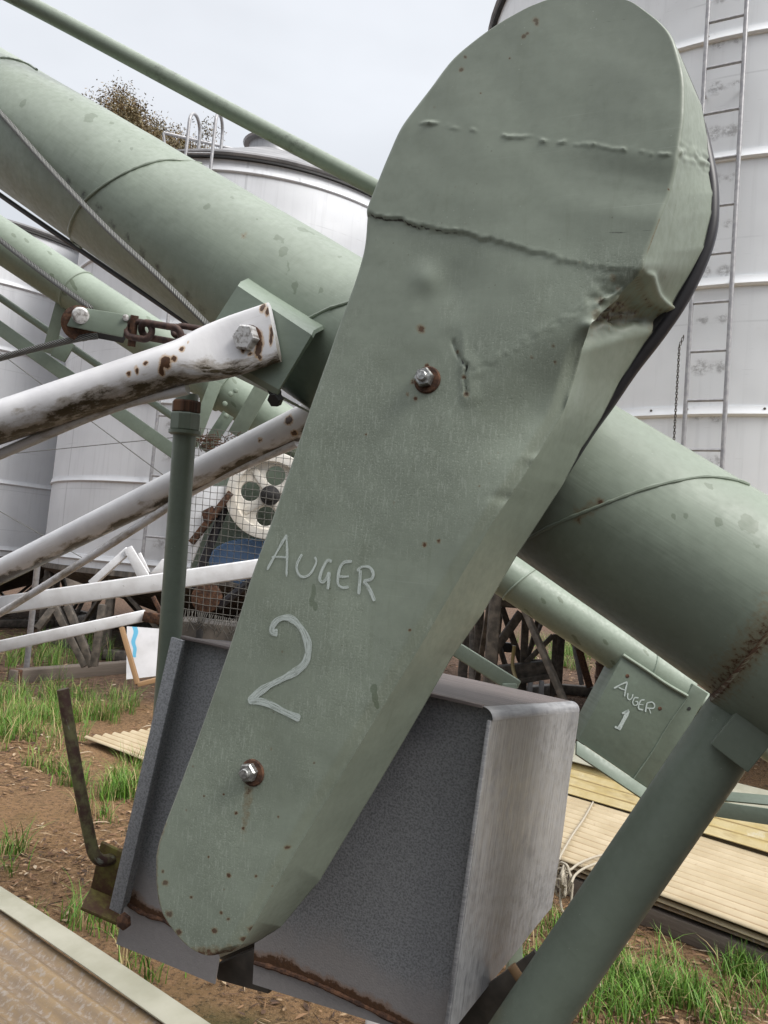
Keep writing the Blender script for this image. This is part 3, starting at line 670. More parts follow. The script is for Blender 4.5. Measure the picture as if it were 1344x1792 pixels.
def strip(idx_of_row, outer_fn, flip, wob):
    b0 = len(verts)
    for j in range(ny + 1):
        y = float(rows[j]); p0 = verts[j * W + idx_of_row]; p1 = outer_fn(y, p0)
        for k in range(1, NS + 1):
            q = (k / NS) ** 1.25; p = p0.lerp(p1, q)
            nn = noise.noise(Vector((y * .012, q * 2, 31 if wob else 41))) * .0013 * math.sin(math.pi * q)
            p += TH * nn
            if wob:
                qe = (y - 468) / 84. + .05 * noise.noise(Vector((y * .03, 1, 2)))
                ins = sst(-.03, .22, qe - q) * sst(466, 474, y) * (1 - sst(560, 612, y + 26 * q))
                crum = noise.noise(Vector((y * .045, q * 5, 8))) * .4 + noise.noise(Vector((y * .11, q * 11, 9))) * .25
                p -= TH * .023 * ins * (1 + crum) * sst(-.05, .25, q + .15); p -= NF * .006 * ins * (1 + 2 * crum)
                lipq = sst(0, 1, max(0, 1 - abs(qe - q + .10) / .16)) * sst(470, 480, y) * (1 - sst(548, 556, y)); p += TH * .006 * lipq
                pock = ins
                g = math.exp(-((y - 262) / 16.) ** 2); p += TH * .0035 * g * (noise.noise(Vector((y * .1, q * 6, 3))) + .4)
            verts.append(p); uvs.append((guv(p)[0] + q * .1, p.z))
            r_ = 0
            if wob: edge_ = max(0, 1 - abs(qe - q - .04) / .06) * sst(472, 482, y) * (1 - sst(552, 560, y)); r_ = max(.46 * pock + .25 * crum * pock, .55 * edge_, .40 * math.exp(-((y - 560) / 60.) ** 2) * sst(.8, 1, q))
            rust_a.append(r_); wet_a.append(.0); dark_a.append(.20 * pock if wob else 0); pit_a.append(.2)
    for j in range(ny):
        for k in range(NS):
            a = j * W + idx_of_row if k == 0 else b0 + j * NS + k - 1
            b = b0 + j * NS + k
            c = b0 + (j + 1) * NS + k
            d = (j + 1) * W + idx_of_row if k == 0 else b0 + (j + 1) * NS + k - 1
            faces.append((a, b, c, d) if flip else (d, c, b, a))
strip(nxg, lambda y, p0: outer_at(y), True, True)
strip(0, lambda y, p0: p0 - NF * DB, False, False)
guard = mesh('belt_guard', verts, faces, M['guard'], auger, True, uvs, {'rust': rust_a, 'wet': wet_a, 'dark': dark_a, 'pit': pit_a}, 75)
# back sheet closes the guard
bp = []
for j in range(0, ny + 1, 8):
    y = float(rows[j]); bp.append((verts[j * W] - NF * (DB - .002), outer_at(y) + NF * .002))
bv = [p for ab in bp for p in ab]
mesh('back_sheet', bv, [(2 * i, 2 * i + 1, 2 * i + 3, 2 * i + 2) for i in range(len(bp) - 1)], M['dark'], guard, False)
# chalk writing
def strokes(name, lst, pos, mat, parent, wid, ox, oy, s, nrm, lift=.0012):
    mb = MB()
    for pl, wd in lst:
        c = catmull([Vector((ox + a / s, oy + b / s, 0)) for a, b in pl], 8)
        pts = [pos(p.x, p.y) + nrm * lift for p in c]
        L = 0; vv, ff, uu = [], [], []
        for i, p in enumerate(pts):
            d = (pts[min(i + 1, len(pts) - 1)] - pts[max(i - 1, 0)]).normalized(); sd_ = nrm.cross(d)
            if i: L += (p - pts[i - 1]).length
            h = wd * wid * (.85 + .35 * noise.noise(Vector((L * 60, wd, len(mb.v) * .1)))) * (.6 if i in (0, len(pts) - 1) else 1)
            for k in range(4):
                q = k / 3 - .5; vv.append(p + sd_ * h * 2 * q); uu.append((L, q * h * 2 + len(mb.v) * .37))
        for i in range(len(pts) - 1):
            for k in range(3): ff.append((i * 4 + k, i * 4 + k + 1, i * 4 + k + 5, i * 4 + k + 4))
        mb.add(vv, ff, uu)
    return mb.build(name, mat, parent, True, None)
L2 = [([(232, 370), (300, 240), (390, 75)], 1), ([(390, 75), (398, 250), (395, 428)], 1), ([(268, 265), (330, 262), (402, 268)], .8),
      ([(522, 240), (490, 300), (480, 350), (497, 410), (540, 430), (590, 405), (630, 340), (642, 295), (628, 262)], 1),
      ([(772, 300), (735, 293), (702, 345), (676, 420), (675, 458), (700, 474), (730, 440), (752, 392)], 1.1), ([(752, 388), (748, 470), (740, 535)], 1.1),
      ([(942, 298), (880, 306), (842, 350), (826, 430), (826, 490), (862, 520), (915, 514)], 1.1), ([(835, 425), (875, 428), (916, 424)], .9),
      ([(1012, 372), (1008, 470), (1000, 576)], 1.2), ([(985, 378), (1030, 345), (1090, 350), (1122, 400), (1106, 448), (1040, 466)], 1.1), ([(1040, 466), (1092, 535), (1135, 632)], 1.3),
      ([(322, 898), (285, 895), (272, 880), (280, 845), (312, 800), (370, 772), (430, 778), (490, 822), (545, 900), (577, 990), (577, 1080), (545, 1160), (470, 1225), (360, 1285), (250, 1340), (160, 1400), (75, 1475)], 2.7),
      ([(75, 1475), (170, 1474), (270, 1505), (380, 1562), (512, 1618)], 2.6)]
strokes('lettering', L2, gpos, M['chalk'], guard, .0019, 420, 920, 4.8, NF)
def hexnut(name, c, n, r, h, mat, parent, rot=.3):
    return disc(name, c, n, [(r * .96, 0), (r, .001), (r, h - .002), (r * .86, h)], mat, parent, 6, rot, 20)
for px, py in ((745, 663), (439, 1350)):
    c_ = gpos(px + 3, py + 2)
    wsh = disc('washer', c_ - NF * .001, NF, [(.0165, 0), (.0165, .0022), (.015, .0034), (.007, .0036)], M['rust'], guard, 32)
    n2 = (NF + TH * .05).normalized()
    hexnut('nut', gpos(px, py) + NF * .0022, n2, .0118, .010, M['bolt'], guard, .5)
    disc('bolt_end', gpos(px, py) + NF * .011, n2, [(.0062, 0), (.0062, .0055), (.0052, .0065), (.0, .0065)][:3], M['bolt'], guard, 20)
# -- drive belt showing behind the guard
bpx = [(1222, 225), (1238, 300), (1243, 350), (1240, 405), (1222, 462), (1190, 526), (1150, 585), (1103, 646), (1062, 706), (1022, 762), (960, 860)]
bpts = catmull([mp(px, py, OFF_B - .014) for px, py in bpx], 6)
far = catmull([mp(px, py, OFF_B - .014) for px, py in [(960, 860), (860, 1000), (560, 1440), (490, 1520), (430, 1530), (400, 1470), (450, 1340), (740, 520), (800, 320), (890, 200), (1010, 140), (1140, 165), (1222, 225)]], 6)
bpts = bpts + far[1:-1]
v, f, uv = tube_geo(bpts, .0105, 10, False, True); mesh('drive_belt', v, f, M['rubber'], auger, True, uv)
# -- pulley shaft and top bracket tying the guard to the tube
s0 = mp(985, 330, OFF_B); tube('drive_shaft', [s0, s0 - NF * .22], .018, M['rust'], auger)
plate('guard_stay', [mp(700, 560, OFF_B - .012), mp(820, 640, OFF_B - .012), mp(760, 760, OFF_B - .012), mp(640, 690, OFF_B - .012)], .02, M['green'], auger)

# -- saddle bracket folded from plate, welded under the tube
OS = .19
prof_l = [mp(441, 484, .105), mp(421, 493, OS - .012), mp(416, 500, OS), mp(350, 602, OS), mp(344, 612, OS - .006), mp(372, 640, .03)]
prof_r = [mp(573, 566, .105), mp(549, 578, OS - .012), mp(545, 586, OS), mp(488, 682, OS), mp(484, 692, OS - .006), mp(540, 722, .03)]
mb = MB()
n_ = len(prof_l)
inn_l = [p - NF * .006 + Vector((0, 0, -.003 if i < 3 else .003)) for i, p in enumerate(prof_l)]
inn_r = [p - NF * .006 + Vector((0, 0, -.003 if i < 3 else .003)) for i, p in enumerate(prof_r)]
vv = prof_l + prof_r + inn_l + inn_r
ff = []
for i in range(n_ - 1):
    ff += [(i, i + 1, n_ + i + 1, n_ + i), (2 * n_ + i, 3 * n_ + i, 3 * n_ + i + 1, 2 * n_ + i + 1), (i, 2 * n_ + i, 2 * n_ + i + 1, i + 1), (n_ + i, n_ + i + 1, 3 * n_ + i + 1, 3 * n_ + i)]
mb.add(vv, ff); saddle = mb.build('saddle_bracket', M['green'], auger, True, 30)
tube('weld_seam', catmull([mp(441, 484, .108), mp(480, 509, .108), mp(520, 533, .108), mp(571, 565, .108)], 8), .004, M['green'], saddle, 8)
rp_ = mp(483, 498, OS + .001)
hexnut('bolt', mp(486, 697, .17), (NF + Vector((0, 0, -.5))).normalized(), .011, .014, M['dark'], saddle)
plate('tab', [mp(455, 655, .17), mp(486, 680, .17), mp(486, 692, .17), mp(470, 690, .17)], .012, M['dark'], saddle)

# -- white lift arms
def arm(name, pts, secs, matl, side, grime=.6, rust=()):
    # secs: (half width across in the picture plane, half depth) per point -> flattened pipe end
    P_ = [Vector(p) for p in pts]; seg = 40; vv, ff, uu, gr = [], [], [], []
    L = 0
    for i, p in enumerate(P_):
        d = (P_[min(i + 1, len(P_) - 1)] - P_[max(i - 1, 0)]).normalized()
        nfm = Vector(side); nfm = (nfm - d * nfm.dot(d)).normalized(); u = d.cross(nfm)
        if u.z < 0: u = -u
        if i: L += (p - P_[i - 1]).length
        a_, b_ = secs[i]
        for k in range(seg):
            th = 2 * math.pi * k / seg
            ca, sa = math.cos(th), math.sin(th)
            fl_ = sst(.9, .3, b_ / a_) if False else 1 - sst(.35, .95, b_ / a_)
            x_ = math.copysign(abs(ca) ** (1 - .45 * fl_), ca) * a_; y_ = math.copysign(abs(sa) ** (1 - .4 * fl_), sa) * b_
            vv.append(p + u * x_ + nfm * y_); uu.append((L, th * .035))
            low = -ca
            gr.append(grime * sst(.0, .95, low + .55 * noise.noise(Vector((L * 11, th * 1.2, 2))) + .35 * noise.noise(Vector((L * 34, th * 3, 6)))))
    for i in range(len(P_) - 1):
        for k in range(seg): ff.append((i * seg + k, i * seg + (k + 1) % seg, (i + 1) * seg + (k + 1) % seg, (i + 1) * seg + k))
    ff.append(tuple(range(seg))[::-1]); ff.append(tuple((len(P_) - 1) * seg + k for k in range(seg)))
    Pn = np.array([tuple(q) for q in vv]); bv = BVHTree.FromPolygons(vv, ff); sp = []
    for px, py, r_, s_ in rust:
        hit = bv.ray_cast(C0, ray(px, py).normalized())[0]
        if hit: sp.append((hit, r_ * (hit - C0).dot(FW) / FPX, s_))
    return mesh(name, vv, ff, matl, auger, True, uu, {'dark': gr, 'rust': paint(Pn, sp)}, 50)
A0, A1 = mp(481, 581, OS + .011), at(0, 739, 1.22)
print('arm depth', (A0 - C0).dot(FW))
A2 = A0 + (A1 - A0) * 2.2
dA = (A1 - A0)
ss = [0, .01, .02, .06, .10, .14, .17, .20, .23, .26, .29, .33, .38, .44, .5, .6, .7, .8, .9, 1, 1.3, 1.7, 2.2]
# mid-line lifts a little where the pipe is flattened
def arm_pt(s_): return A0 + dA * s_
secs = []
for s_ in ss:
    k = 1 - sst(.12, .36, s_); wid = .0335 + (.0475 - .0335) * k; dep = .0335 + (.0085 - .0335) * k
    secs.append((wid, dep))
armrust = [(289, 634, 10, 1.1), (305, 628, 5, 1), (318, 611, 5, 1), (225, 654, 5, .8), (239, 645, 4.5, .8), (255, 636, 5, .8), (283, 650, 5, 3), (240, 650, 3, 2), (455, 597, 7, 2), (452, 612, 6, 2), (460, 537, 5, 2), (476, 575, 4, 2), (474, 600, 3, 2), (455, 626, 4, 1), (437, 618, 5, .7), (425, 612, 4, 1), (330, 600, 2, 1), (468, 545, 4, 2)]
N_ = 260
pts_d, secs_d = [], []
for i in range(N_ + 1):
    s_ = 1.15 * i / N_ if i < N_ else 2.2
    pts_d.append(arm_pt(s_))
    k = 1 - sst(.12, .36, s_); secs_d.append((.0335 + .0135 * k, .0335 - .025 * k))
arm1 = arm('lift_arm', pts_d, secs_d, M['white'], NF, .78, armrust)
BD = (A0.lerp(A1, .094) - C0).dot(FW) - .006
nb = (NF + Vector((0, 0, -.10))).normalized()
hexnut('bolt', at(436, 593, BD), nb, .0200, .016, M['pbolt'], arm1, .2)
disc('washer', at(439, 595, BD + .003), nb, [(.021, 0), (.021, .006), (.017, .0065)], M['rust'], arm1)
def rod(name, px, r, mat, parent, n=8):
    pts = [at(a, b, d) for a, b, d in px]
    pts = catmull(pts, n) if len(pts) > 2 else line(pts[0], pts[1], 40)
    v, f, uv = tube_geo(pts, r, 14)
    return mesh(name, v, f, mat, parent, True, uv, {'dark': [.30 + .3 * noise.noise(q * 14) for q in v]}, 40)
rod('welded_rod', [(328, 681, 1.155), (200, 712, 1.185), (0, 795, 1.245), (-300, 925, 1.33)], .0085, M['white'], arm1)
B0, B1 = at(522, 742, 1.56), at(0, 1001, 2.1)
dB = B1 - B0
pts_d = [B0 + dB * (-.13 + 1.33 * i / 200 if i < 200 else 2.0) for i in range(201)]
secs_d = [(.033, .033) if i > 14 else (.037, .022 + .011 * i / 14) for i in range(201)]
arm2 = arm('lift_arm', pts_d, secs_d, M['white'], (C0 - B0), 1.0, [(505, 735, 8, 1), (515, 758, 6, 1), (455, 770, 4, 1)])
rod('welded_rod', [(520, 775, 1.56), (420, 818, 1.64), (340, 858, 1.72), (300, 884, 1.74), (150, 980, 1.86), (0, 1073, 1.98), (-200, 1190, 2.1)], .0095, M['white'], arm2)
# -- prop post with a pipe union at its head
pt, pb = at(328, 690, 1.40), at(269, 1520, 1.405)
post = tube('prop_post', line(pt, pb, 30), .0205, M['darkgreen'], auger, 28)
dn = (pb - pt).normalized()
disc('union_nut', pt + dn * .012, dn, [(.024, 0), (.026, .003), (.026, .02), (.024, .022)], M['rust'], post, 8)
disc('union_nut', pt + dn * .034, dn, [(.0255, 0), (.0275, .003), (.0275, .030), (.0255, .033)], M['darkgreen'], post, 8, .2)
disc('union_collar', pt + dn * .066, dn, [(.029, 0), (.029, .006), (.024, .009)], M['darkgreen'], post, 20)
# -- stay pipe above
rod('stay_pipe', [(-260, -151, 1.6), (75, 20, 1.56), (360, 172, 1.53), (700, 352, 1.5)], .0162, M['tube'], auger)
plate('stay_bracket', [at(680, 330, 1.5), at(715, 350, 1.5), at(735, 470, 1.42), at(690, 450, 1.42)], .01, M['green'], auger)
# -- wire ropes and hose
def rope(px, r, mat, n=10, name='wire_rope'): 
    pts = catmull([at(a, b, d) for a, b, d in px], n); v, f, uv = tube_geo(pts, r, 10); return mesh(name, v, f, mat, auger, True, uv)
rope([(-120, 70, 1.62), (0, 197, 1.50), (92, 300, 1.42), (185, 398, 1.34), (275, 482, 1.27), (372, 577, 1.22)], .0052, M['rope_steel'], 24)
rope([(-100, 268, 1.85), (0, 341, 1.77), (160, 451, 1.66), (320, 560, 1.55), (420, 630, 1.5)], .0058, M['rubber'], 8, 'hose')
rope([(-100, 338, 1.42), (0, 420, 1.34), (80, 482, 1.26), (150, 533, 1.19), (158, 541, 1.185)], .0045, M['rope_dark'], 24)
rope([(170, 588, 1.18), (140, 592, 1.18), (70, 608, 1.22), (0, 627, 1.27), (-120, 662, 1.36)], .0052, M['rope_dark'], 24)
# -- pulley block
d0 = 1.165
blk = plate('pulley_block', [at(133, 536, d0), at(231, 552, d0), at(214, 590, d0), at(116, 570, d0)], .004, M['green'], auger)
nb_ = (C0 - at(170, 560, d0)).normalized()
back = [at(135, 548, d0 + .04), at(232, 563, d0 + .04), at(215, 600, d0 + .04), at(118, 582, d0 + .04)]
plate('side_plate', back, .004, M['dark'], blk)
sc_ = at(140, 566, d0 + .02)
disc('sheave', sc_ - nb_ * .013, nb_, [(.022, 0), (.027, .003), (.023, .010), (.020, .013), (.023, .016), (.027, .023), (.022, .026)], M['rust'], blk, 36)
disc('bolt', at(141, 552, d0 - .001), nb_, [(.0125, 0), (.0125, .004), (.010, .006), (.006, .0065)], M['pbolt'], blk, 24)
disc('rivet', at(220, 556, d0 - .001), nb_, [(.005, 0), (.0045, .003), (.002, .004)], M['pbolt'], blk, 12)
# -- chain of rusty links
def link(c, ax_, up_, L_, W_, r):
    ax_ = ax_.normalized(); up_ = (up_ - ax_ * up_.dot(ax_)).normalized(); pts = []
    for k in range(28):
        a = 2 * math.pi * k / 28; x = math.cos(a) * W_; y = math.sin(a) * W_
        x += (L_ - W_) * (1 if math.cos(a) > 0 else -1); pts.append(c + ax_ * x + up_ * y)
    v, f, uv = tube_geo(pts, r, 10, False, True); mesh('chain_link', v, f, M['chain'], auger, True, uv)
cx = at(300, 590, 1.15) - at(235, 578, 1.165)
link(at(243, 578, 1.165), cx, Vector((0, 0, 1)), .022, .0125, .0052)
link(at(282, 582, 1.16), cx, Vector((0, 0, .75)) + NF * .5, .034, .0115, .0054)
link(at(332, 582, 1.17), cx, Vector((0, 0, .8)) - NF * .5, .026, .0115, .0050)
tube('shackle_pin', [at(236, 552, 1.165), at(230, 606, 1.175)], .006, M['rust'], auger, 12)
# -- support leg and its welded bracket
LG0, LG1 = mp(1312, 1225, .0), mp(925, 1792, .0)
LG2 = LG0 + (LG1 - LG0) * ((LG0.z + .05) / (LG0.z - LG1.z))
leg = tube('support_leg', line(LG0, LG2, 60), .0425, M['leg'], auger, 48)
bd = (LG1 - LG0).normalized()
a_, b_ = mp(1275, 1325, .052), mp(1365, 1215, .052)
v, f, uv = bar_geo(a_, b_, .052, .018, NF.cross((b_ - a_).normalized())); mesh('leg_bracket', v, f, M['leg'], auger, True, uv, None, 50)
disc('foot_plate', (LG2.x, LG2.y, .0), (0, 0, 1), [(.10, 0), (.10, .012), (.06, .016)], M['rust'], auger)
# -- engine cover: folded zinc hood
HF, HB = .10, -.40
fl_t, fr_t = mp(318, 1115, HF), mp(865, 1241, HF)
fl_b, fr_b = mp(205, 1592, HF), mp(785, 1815, HF)
br_t, br_b = mp(1016, 1230, HB), mp(966, 1588, HB)
bl_t = br_t + (fl_t - fr_t); bl_b = br_b + (fl_b - fr_b)
def quadgrid(p00, p10, p11, p01, nx_, ny_, amp=0., seed=0, nrm=None):
    vv, ff, uu = [], [], []
    n = nrm or (p10 - p00).cross(p01 - p00).normalized()
    for j in range(ny_ + 1):
        for i in range(nx_ + 1):
            a, b = i / nx_, j / ny_
            p = p00.lerp(p10, a).lerp(p01.lerp(p11, a), b)
            p = p + n * amp * noise.noise(Vector((a * 3 + seed, b * 3, seed * 1.7)))
            vv.append(p); uu.append((a * (p10 - p00).length, b * (p01 - p00).length))
    for j in range(ny_):
        for i in range(nx_): ff.append((j * (nx_ + 1) + i, j * (nx_ + 1) + i + 1, (j + 1) * (nx_ + 1) + i + 1, (j + 1) * (nx_ + 1) + i))
    return vv, ff, uu
RB = .016                                  # bend radius top to side
zax = (fr_t - fr_b).normalized(); xax = (fr_t - fl_t).normalized()
def hood_sheet(name, a_f, b_f, a_b, b_b, mat, parent, ax, th=.0025, nrm=None):
    v1, f1, u1 = quadgrid(a_f, b_f, b_b, a_b, 16, 16, .002, len(name))
    k = len(v1); v2 = [p - nrm * th for p in v1]
    ff = f1 + [tuple(i + k for i in q[::-1]) for q in f1]
    n1 = 17
    for i in range(16):
        ff.append((i, i + k, i + 1 + k, i + 1)); a = 16 * n1 + i; ff.append((a, a + 1, a + 1 + k, a + k))
        a = i * n1; ff.append((a, a + n1, a + n1 + k, a + k)); a = i * n1 + 16; ff.append((a, a + k, a + n1 + k, a + n1))
    u1 = [(b_, a_) for a_, b_ in u1] if mat is M['galv_side'] else u1
    return mesh(name, v1 + v2, ff, mat, parent, True, u1 + u1, None, 35)
hood = hood_sheet('engine_cover', fr_b, fr_t - zax * RB, br_b, br_t - zax * RB, M['galv_side'], auger, None, .0025, xax)
# rounded shoulder
vv, ff, uu = [], [], []
for i in range(9):
    a = math.pi / 2 * i / 8
    off = xax * (math.cos(a) - 1) * RB + zax * (math.sin(a) - 1) * RB
    for j in range(9):
        p = (fr_t + zax * 0).lerp(br_t, j / 8) + off; vv.append(p); uu.append((j / 8 * .5, a * RB))
for i in range(8):
    for j in range(8): ff.append((i * 9 + j, i * 9 + j + 1, (i + 1) * 9 + j + 1, (i + 1) * 9 + j))
mesh('hood_shoulder', vv, ff, M['galv_side'], hood, True, [(b_ * .5, a_) for a_, b_ in uu])
hood_sheet('hood_top', fl_t, fr_t - xax * RB, bl_t, br_t - xax * RB, M['hoodtop'], hood, None, .0025, (NF.cross(xax) if NF.cross(xax).z > 0 else -NF.cross(xax)))
hood_sheet('hood_side', fl_t, fl_b, bl_t, bl_b, M['galv_dark'], hood, None, .0025, -xax)
# left lip folded forward, and the edge lips
lipw = xax * .030
bar('side_lip', mp(312, 1118, HF + .014), mp(203, 1594, HF + .014), .024, .006, xax, M['galv_dark'], hood)
bar('edge_lip', fr_t - xax * .004 - zax * RB + NF * .001, fr_b - xax * .004 + NF * .001, .005, .010, xax, M['galv_side'], hood)
bar('edge_lip', fl_t + zax * .0 - NF * .002, fr_t - xax * RB - NF * .002, .005, .010, zax, M['hoodtop'], hood)
# front panel, notched at the bottom, with a rusty weld
HP = HF - .022
def panel_piece(name, poly_px, weld):
    # grid across the polygon's bounding quad (4 corners)
    c = [mp(a, b, HP) for a, b in poly_px]
    nx_, ny_ = 60, 90
    vv, ff, uu = quadgrid(c[0], c[1], c[2], c[3], nx_, ny_, .0015, 5, NF)
    wl = [(mp(a, b, HP)) for a, b in weld]
    pal, rus = [], []
    wx = [(p - TA).dot(xax) for p in wl]; wz = [p.z for p in wl]
    for p in vv:
        z0 = float(np.interp((p - TA).dot(xax), wx, wz)); dz = p.z - z0
        pal.append(1 if dz < 0 else max(0, .95 - dz / .16)); k_ = .6 + 1.1 * noise.noise(Vector(((p - TA).dot(xax) * 14, 3, 1))); rus.append(max(0, .82 - abs(dz - .003) / (.012 + .030 * max(0, k_) if dz > 0 else .013)) if abs(dz) < .05 else 0)
    k = len(vv); v2 = [p - NF * .003 for p in vv]; n1 = nx_ + 1
    f2 = [tuple(i + k for i in q[::-1]) for q in ff]; rim = []
    for i in range(nx_): a = ny_ * n1 + i; rim.append((a, a + 1, a + 1 + k, a + k))
    for j in range(ny_):
        a = j * n1 + nx_; rim.append((a, a + k, a + n1 + k, a + n1)); a = j * n1; rim.append((a, a + n1, a + n1 + k, a + k))
    mesh(name, vv + v2, ff + f2 + rim, M['galv_dark'], hood, True, uu + uu, {'pale': pal + pal, 'rust': rus + rus}, 35)
    pts = catmull([p + NF * .001 for p in wl], 8)
    tube('weld_seam', pts, [.0035 + .0018 * noise.noise(p * 90) for p in pts], M['rust'], hood, 8)
panel_piece('front_panel', [(322, 1120), (470, 1152), (376, 1722), (203, 1652)], [(200, 1570), (218, 1578), (255, 1600), (290, 1612), (385, 1655)])
panel_piece('front_panel', [(470, 1152), (866, 1243), (786, 1830), (442, 1722)], [(446, 1684), (480, 1694), (520, 1708), (560, 1724), (620, 1752), (700, 1790), (790, 1830)])
plate('cover_floor', [fl_b - NF * .03 + zax * .12, fr_b - NF * .03 + zax * .12, br_b + zax * .12, bl_b + zax * .12], .01, M['dark'], hood, nrm=Vector((0, 0, 1)))
mid = (fl_t + fr_b) * .5
eng = thing  # engine block inside the cover
c0_, c1_ = mp(360, 1400, -.02), mp(560, 1740, -.02)
bar('engine', c0_.lerp(mp(560, 1480, -.02), .5) - NF * .15, c1_.lerp(mp(380, 1700, -.02), .5) - NF * .15, .26, .24, xax, M['dark'], auger)
plate('engine_mount', [mp(375, 1690, .04), mp(470, 1650, .04), mp(470, 1740, .04), mp(380, 1715, .04)], .02, M['stand'], auger)
bar('engine_mount', mp(800, 1800, -.06), mp(955, 1690, -.06), .05, .008, zax, M['stand'], auger)
tube('pin', [mp(895, 1690, -.03), mp(912, 1716, -.03)], .007, M['rawtimber'], auger, 12)
# -- crank lever and its bracket
cd = 1.28
tube('crank_handle', catmull([at(110, 1206, cd), at(124, 1290, cd), (at(140, 1380, cd)), at(158, 1470, cd), at(166, 1496, cd), at(180, 1506, cd + .01), at(205, 1500, cd + .04)], 8), .0098, M['mossrod'], auger, 18)
plate('crank_bracket', [at(176, 1474, cd + .025), at(232, 1500, cd + .025), at(216, 1580, cd + .025), at(158, 1556, cd + .025)], .008, M['mossplate'], auger)
plate('crank_bracket', [at(159, 1553, cd + .02), at(214, 1576, cd + .02), at(206, 1615, cd - .03), at(142, 1587, cd - .03)], .006, M['mossplate'], auger)
disc('bolt', at(219, 1611, 1.22), NF, [(.013, 0), (.013, .006), (.009, .008)], M['rust'], auger, 6)

# ------------------------------------------------------------------ AUGER 1, the machine behind
X0, X1 = at(0, 420, 2.85), at(1196, 1210, 2.72)
XR, XD = .0795, (X1 - X0).normalized()
XH = Vector((XD.x, XD.y, 0)).normalized(); XN = Vector((XH.y, -XH.x, 0))
if XN.y > 0: XN = -XN
old = thing('grain_auger', (X1.x, X1.y, 0), 'slim old green grain auger behind, with AUGER 1 written on its end plate', 'grain auger')
Nn = 220; xa = [X0 + (X1 - X0) * (-.7 + 1.70 * i / Nn) for i in range(Nn + 1)]
v, f, uv = tube_geo(xa, XR, 40)
P = np.array([tuple(q) for q in v]); sp = []
for _ in range(150):
    q = random.choice(v); sp.append((q, random.uniform(.003, .008), random.uniform(.8, 1.8)))
xt = mesh('auger_tube', v, f, M['green_far'], old, True, uv, {'wet': paint(P, sp)}, 40)
def xring(s_, tilt, rad=.005, r=XR):
    c_ = X0 + (X1 - X0) * s_; d = XD; a = d.orthogonal().normalized(); b = d.cross(a); pts = []
    for k in range(40):
        th = 2 * math.pi * k / 40; o_ = a * math.cos(th) + b * math.sin(th); pts.append(c_ + o_ * r + d * tilt * math.cos(th))
    v, f, uv = tube_geo(pts, rad, 6, False, True); mesh('weld_seam', v, f, M['green_far'], xt, True, uv)
for s_, tl in ((.118, .01), (.77, .03), (.945, -.02)): xring(s_, tl, .0045)
fl = X0 + (X1 - X0) * .335
disc('clamp_band', fl, XD, [(XR + .002, -.03), (XR + .016, -.028), (XR + .016, -.014), (XR + .004, -.012), (XR + .004, .012), (XR + .010, .014), (XR + .010, .026), (XR + .002, .028)], M['green_far'], old, 40)
for px, py in ((404, 690), (394, 707), (396, 728), (413, 684)):
    disc('bolt', at(px, py, 2.70), XN, [(.009, 0), (.009, .008), (.005, .01)], M['green_far'], old, 10)
xp = lambda px, py, d=2.75: at(px, py, d)
# end plate with writing
XO = (X1 + XN * (XR + .002))
def xpl(px, py, o_=0.): return plane_hit(px, py, XO + XN * o_, XN)
epl = plate('end_plate', [xpl(1090, 1147), xpl(1203, 1219), xpl(1212, 1196), xpl(1240, 1214), xpl(1208, 1268), xpl(1134, 1380), xpl(1011, 1296)], .13, M['darkgreen'], old, .003)
tube('weld_seam', catmull([xpl(1090, 1146, .003), xpl(1130, 1172, .003), xpl(1165, 1196, .003), xpl(1203, 1218, .003)], 6), .006, M['green_far'], epl, 8)
tube('weld_seam', catmull([xpl(1203, 1222, .001), xpl(1170, 1268, .001), xpl(1140, 1318, .001), xpl(1108, 1364, .001)], 6), .0025, M['darkgreen'], epl, 8)
plate('bottom_flange', [xpl(1010, 1296, .012), xpl(1134, 1380, .012), xpl(1140, 1408, .03), xpl(1009, 1320, .03)], .012, M['green'], epl)
disc('hole', xpl(1206, 1240, .001), XN, [(.006, 0), (.006, .001)], M['dark'], epl, 16)
for px, py in ((1098, 1183), (1155, 1240)):
    disc('rust_patch', xpl(px, py, .0005), XN, [(.007, 0), (.006, .001)], M['rust'], epl, 9)
L1 = [([(290, 330), (335, 305), (382, 285)], 1), ([(382, 285), (370, 335), (362, 385)], 1), ([(322, 322), (345, 335), (368, 342)], .8),
      ([(386, 362), (383, 392), (395, 408), (412, 396), (420, 370)], .8), ([(458, 395), (432, 395), (418, 425), (430, 446), (450, 440), (452, 422), (436, 420)], .8),
      ([(500, 408), (472, 415), (458, 465), (490, 478)], .9), ([(466, 440), (492, 442)], .8), ([(516, 430), (510, 460), (505, 492)], 1), ([(516, 430), (550, 424), (568, 445), (558, 466), (515, 464)], .9), ([(528, 464), (542, 502)], 1),
      ([(345, 502), (372, 490), (392, 478)], 1.6), ([(388, 480), (360, 540), (325, 606)], 2.4), ([(296, 592), (318, 602), (336, 612)], 1.6)]
strokes('lettering', L1, lambda a, b: xpl(a, b, .001), M['marker'], epl, .0029, 1000, 1120, 3.907, XN, .0015)
tube('shaft', line(X1 + XD * -.05, X1 + XD * .9, 8), .045, M['green_far'], old, 24)
plate('straw_nest', [xpl(1150, 1355), xpl(1172, 1338), xpl(1165, 1372), xpl(1148, 1390)], .05, M['rust'], old, .01)
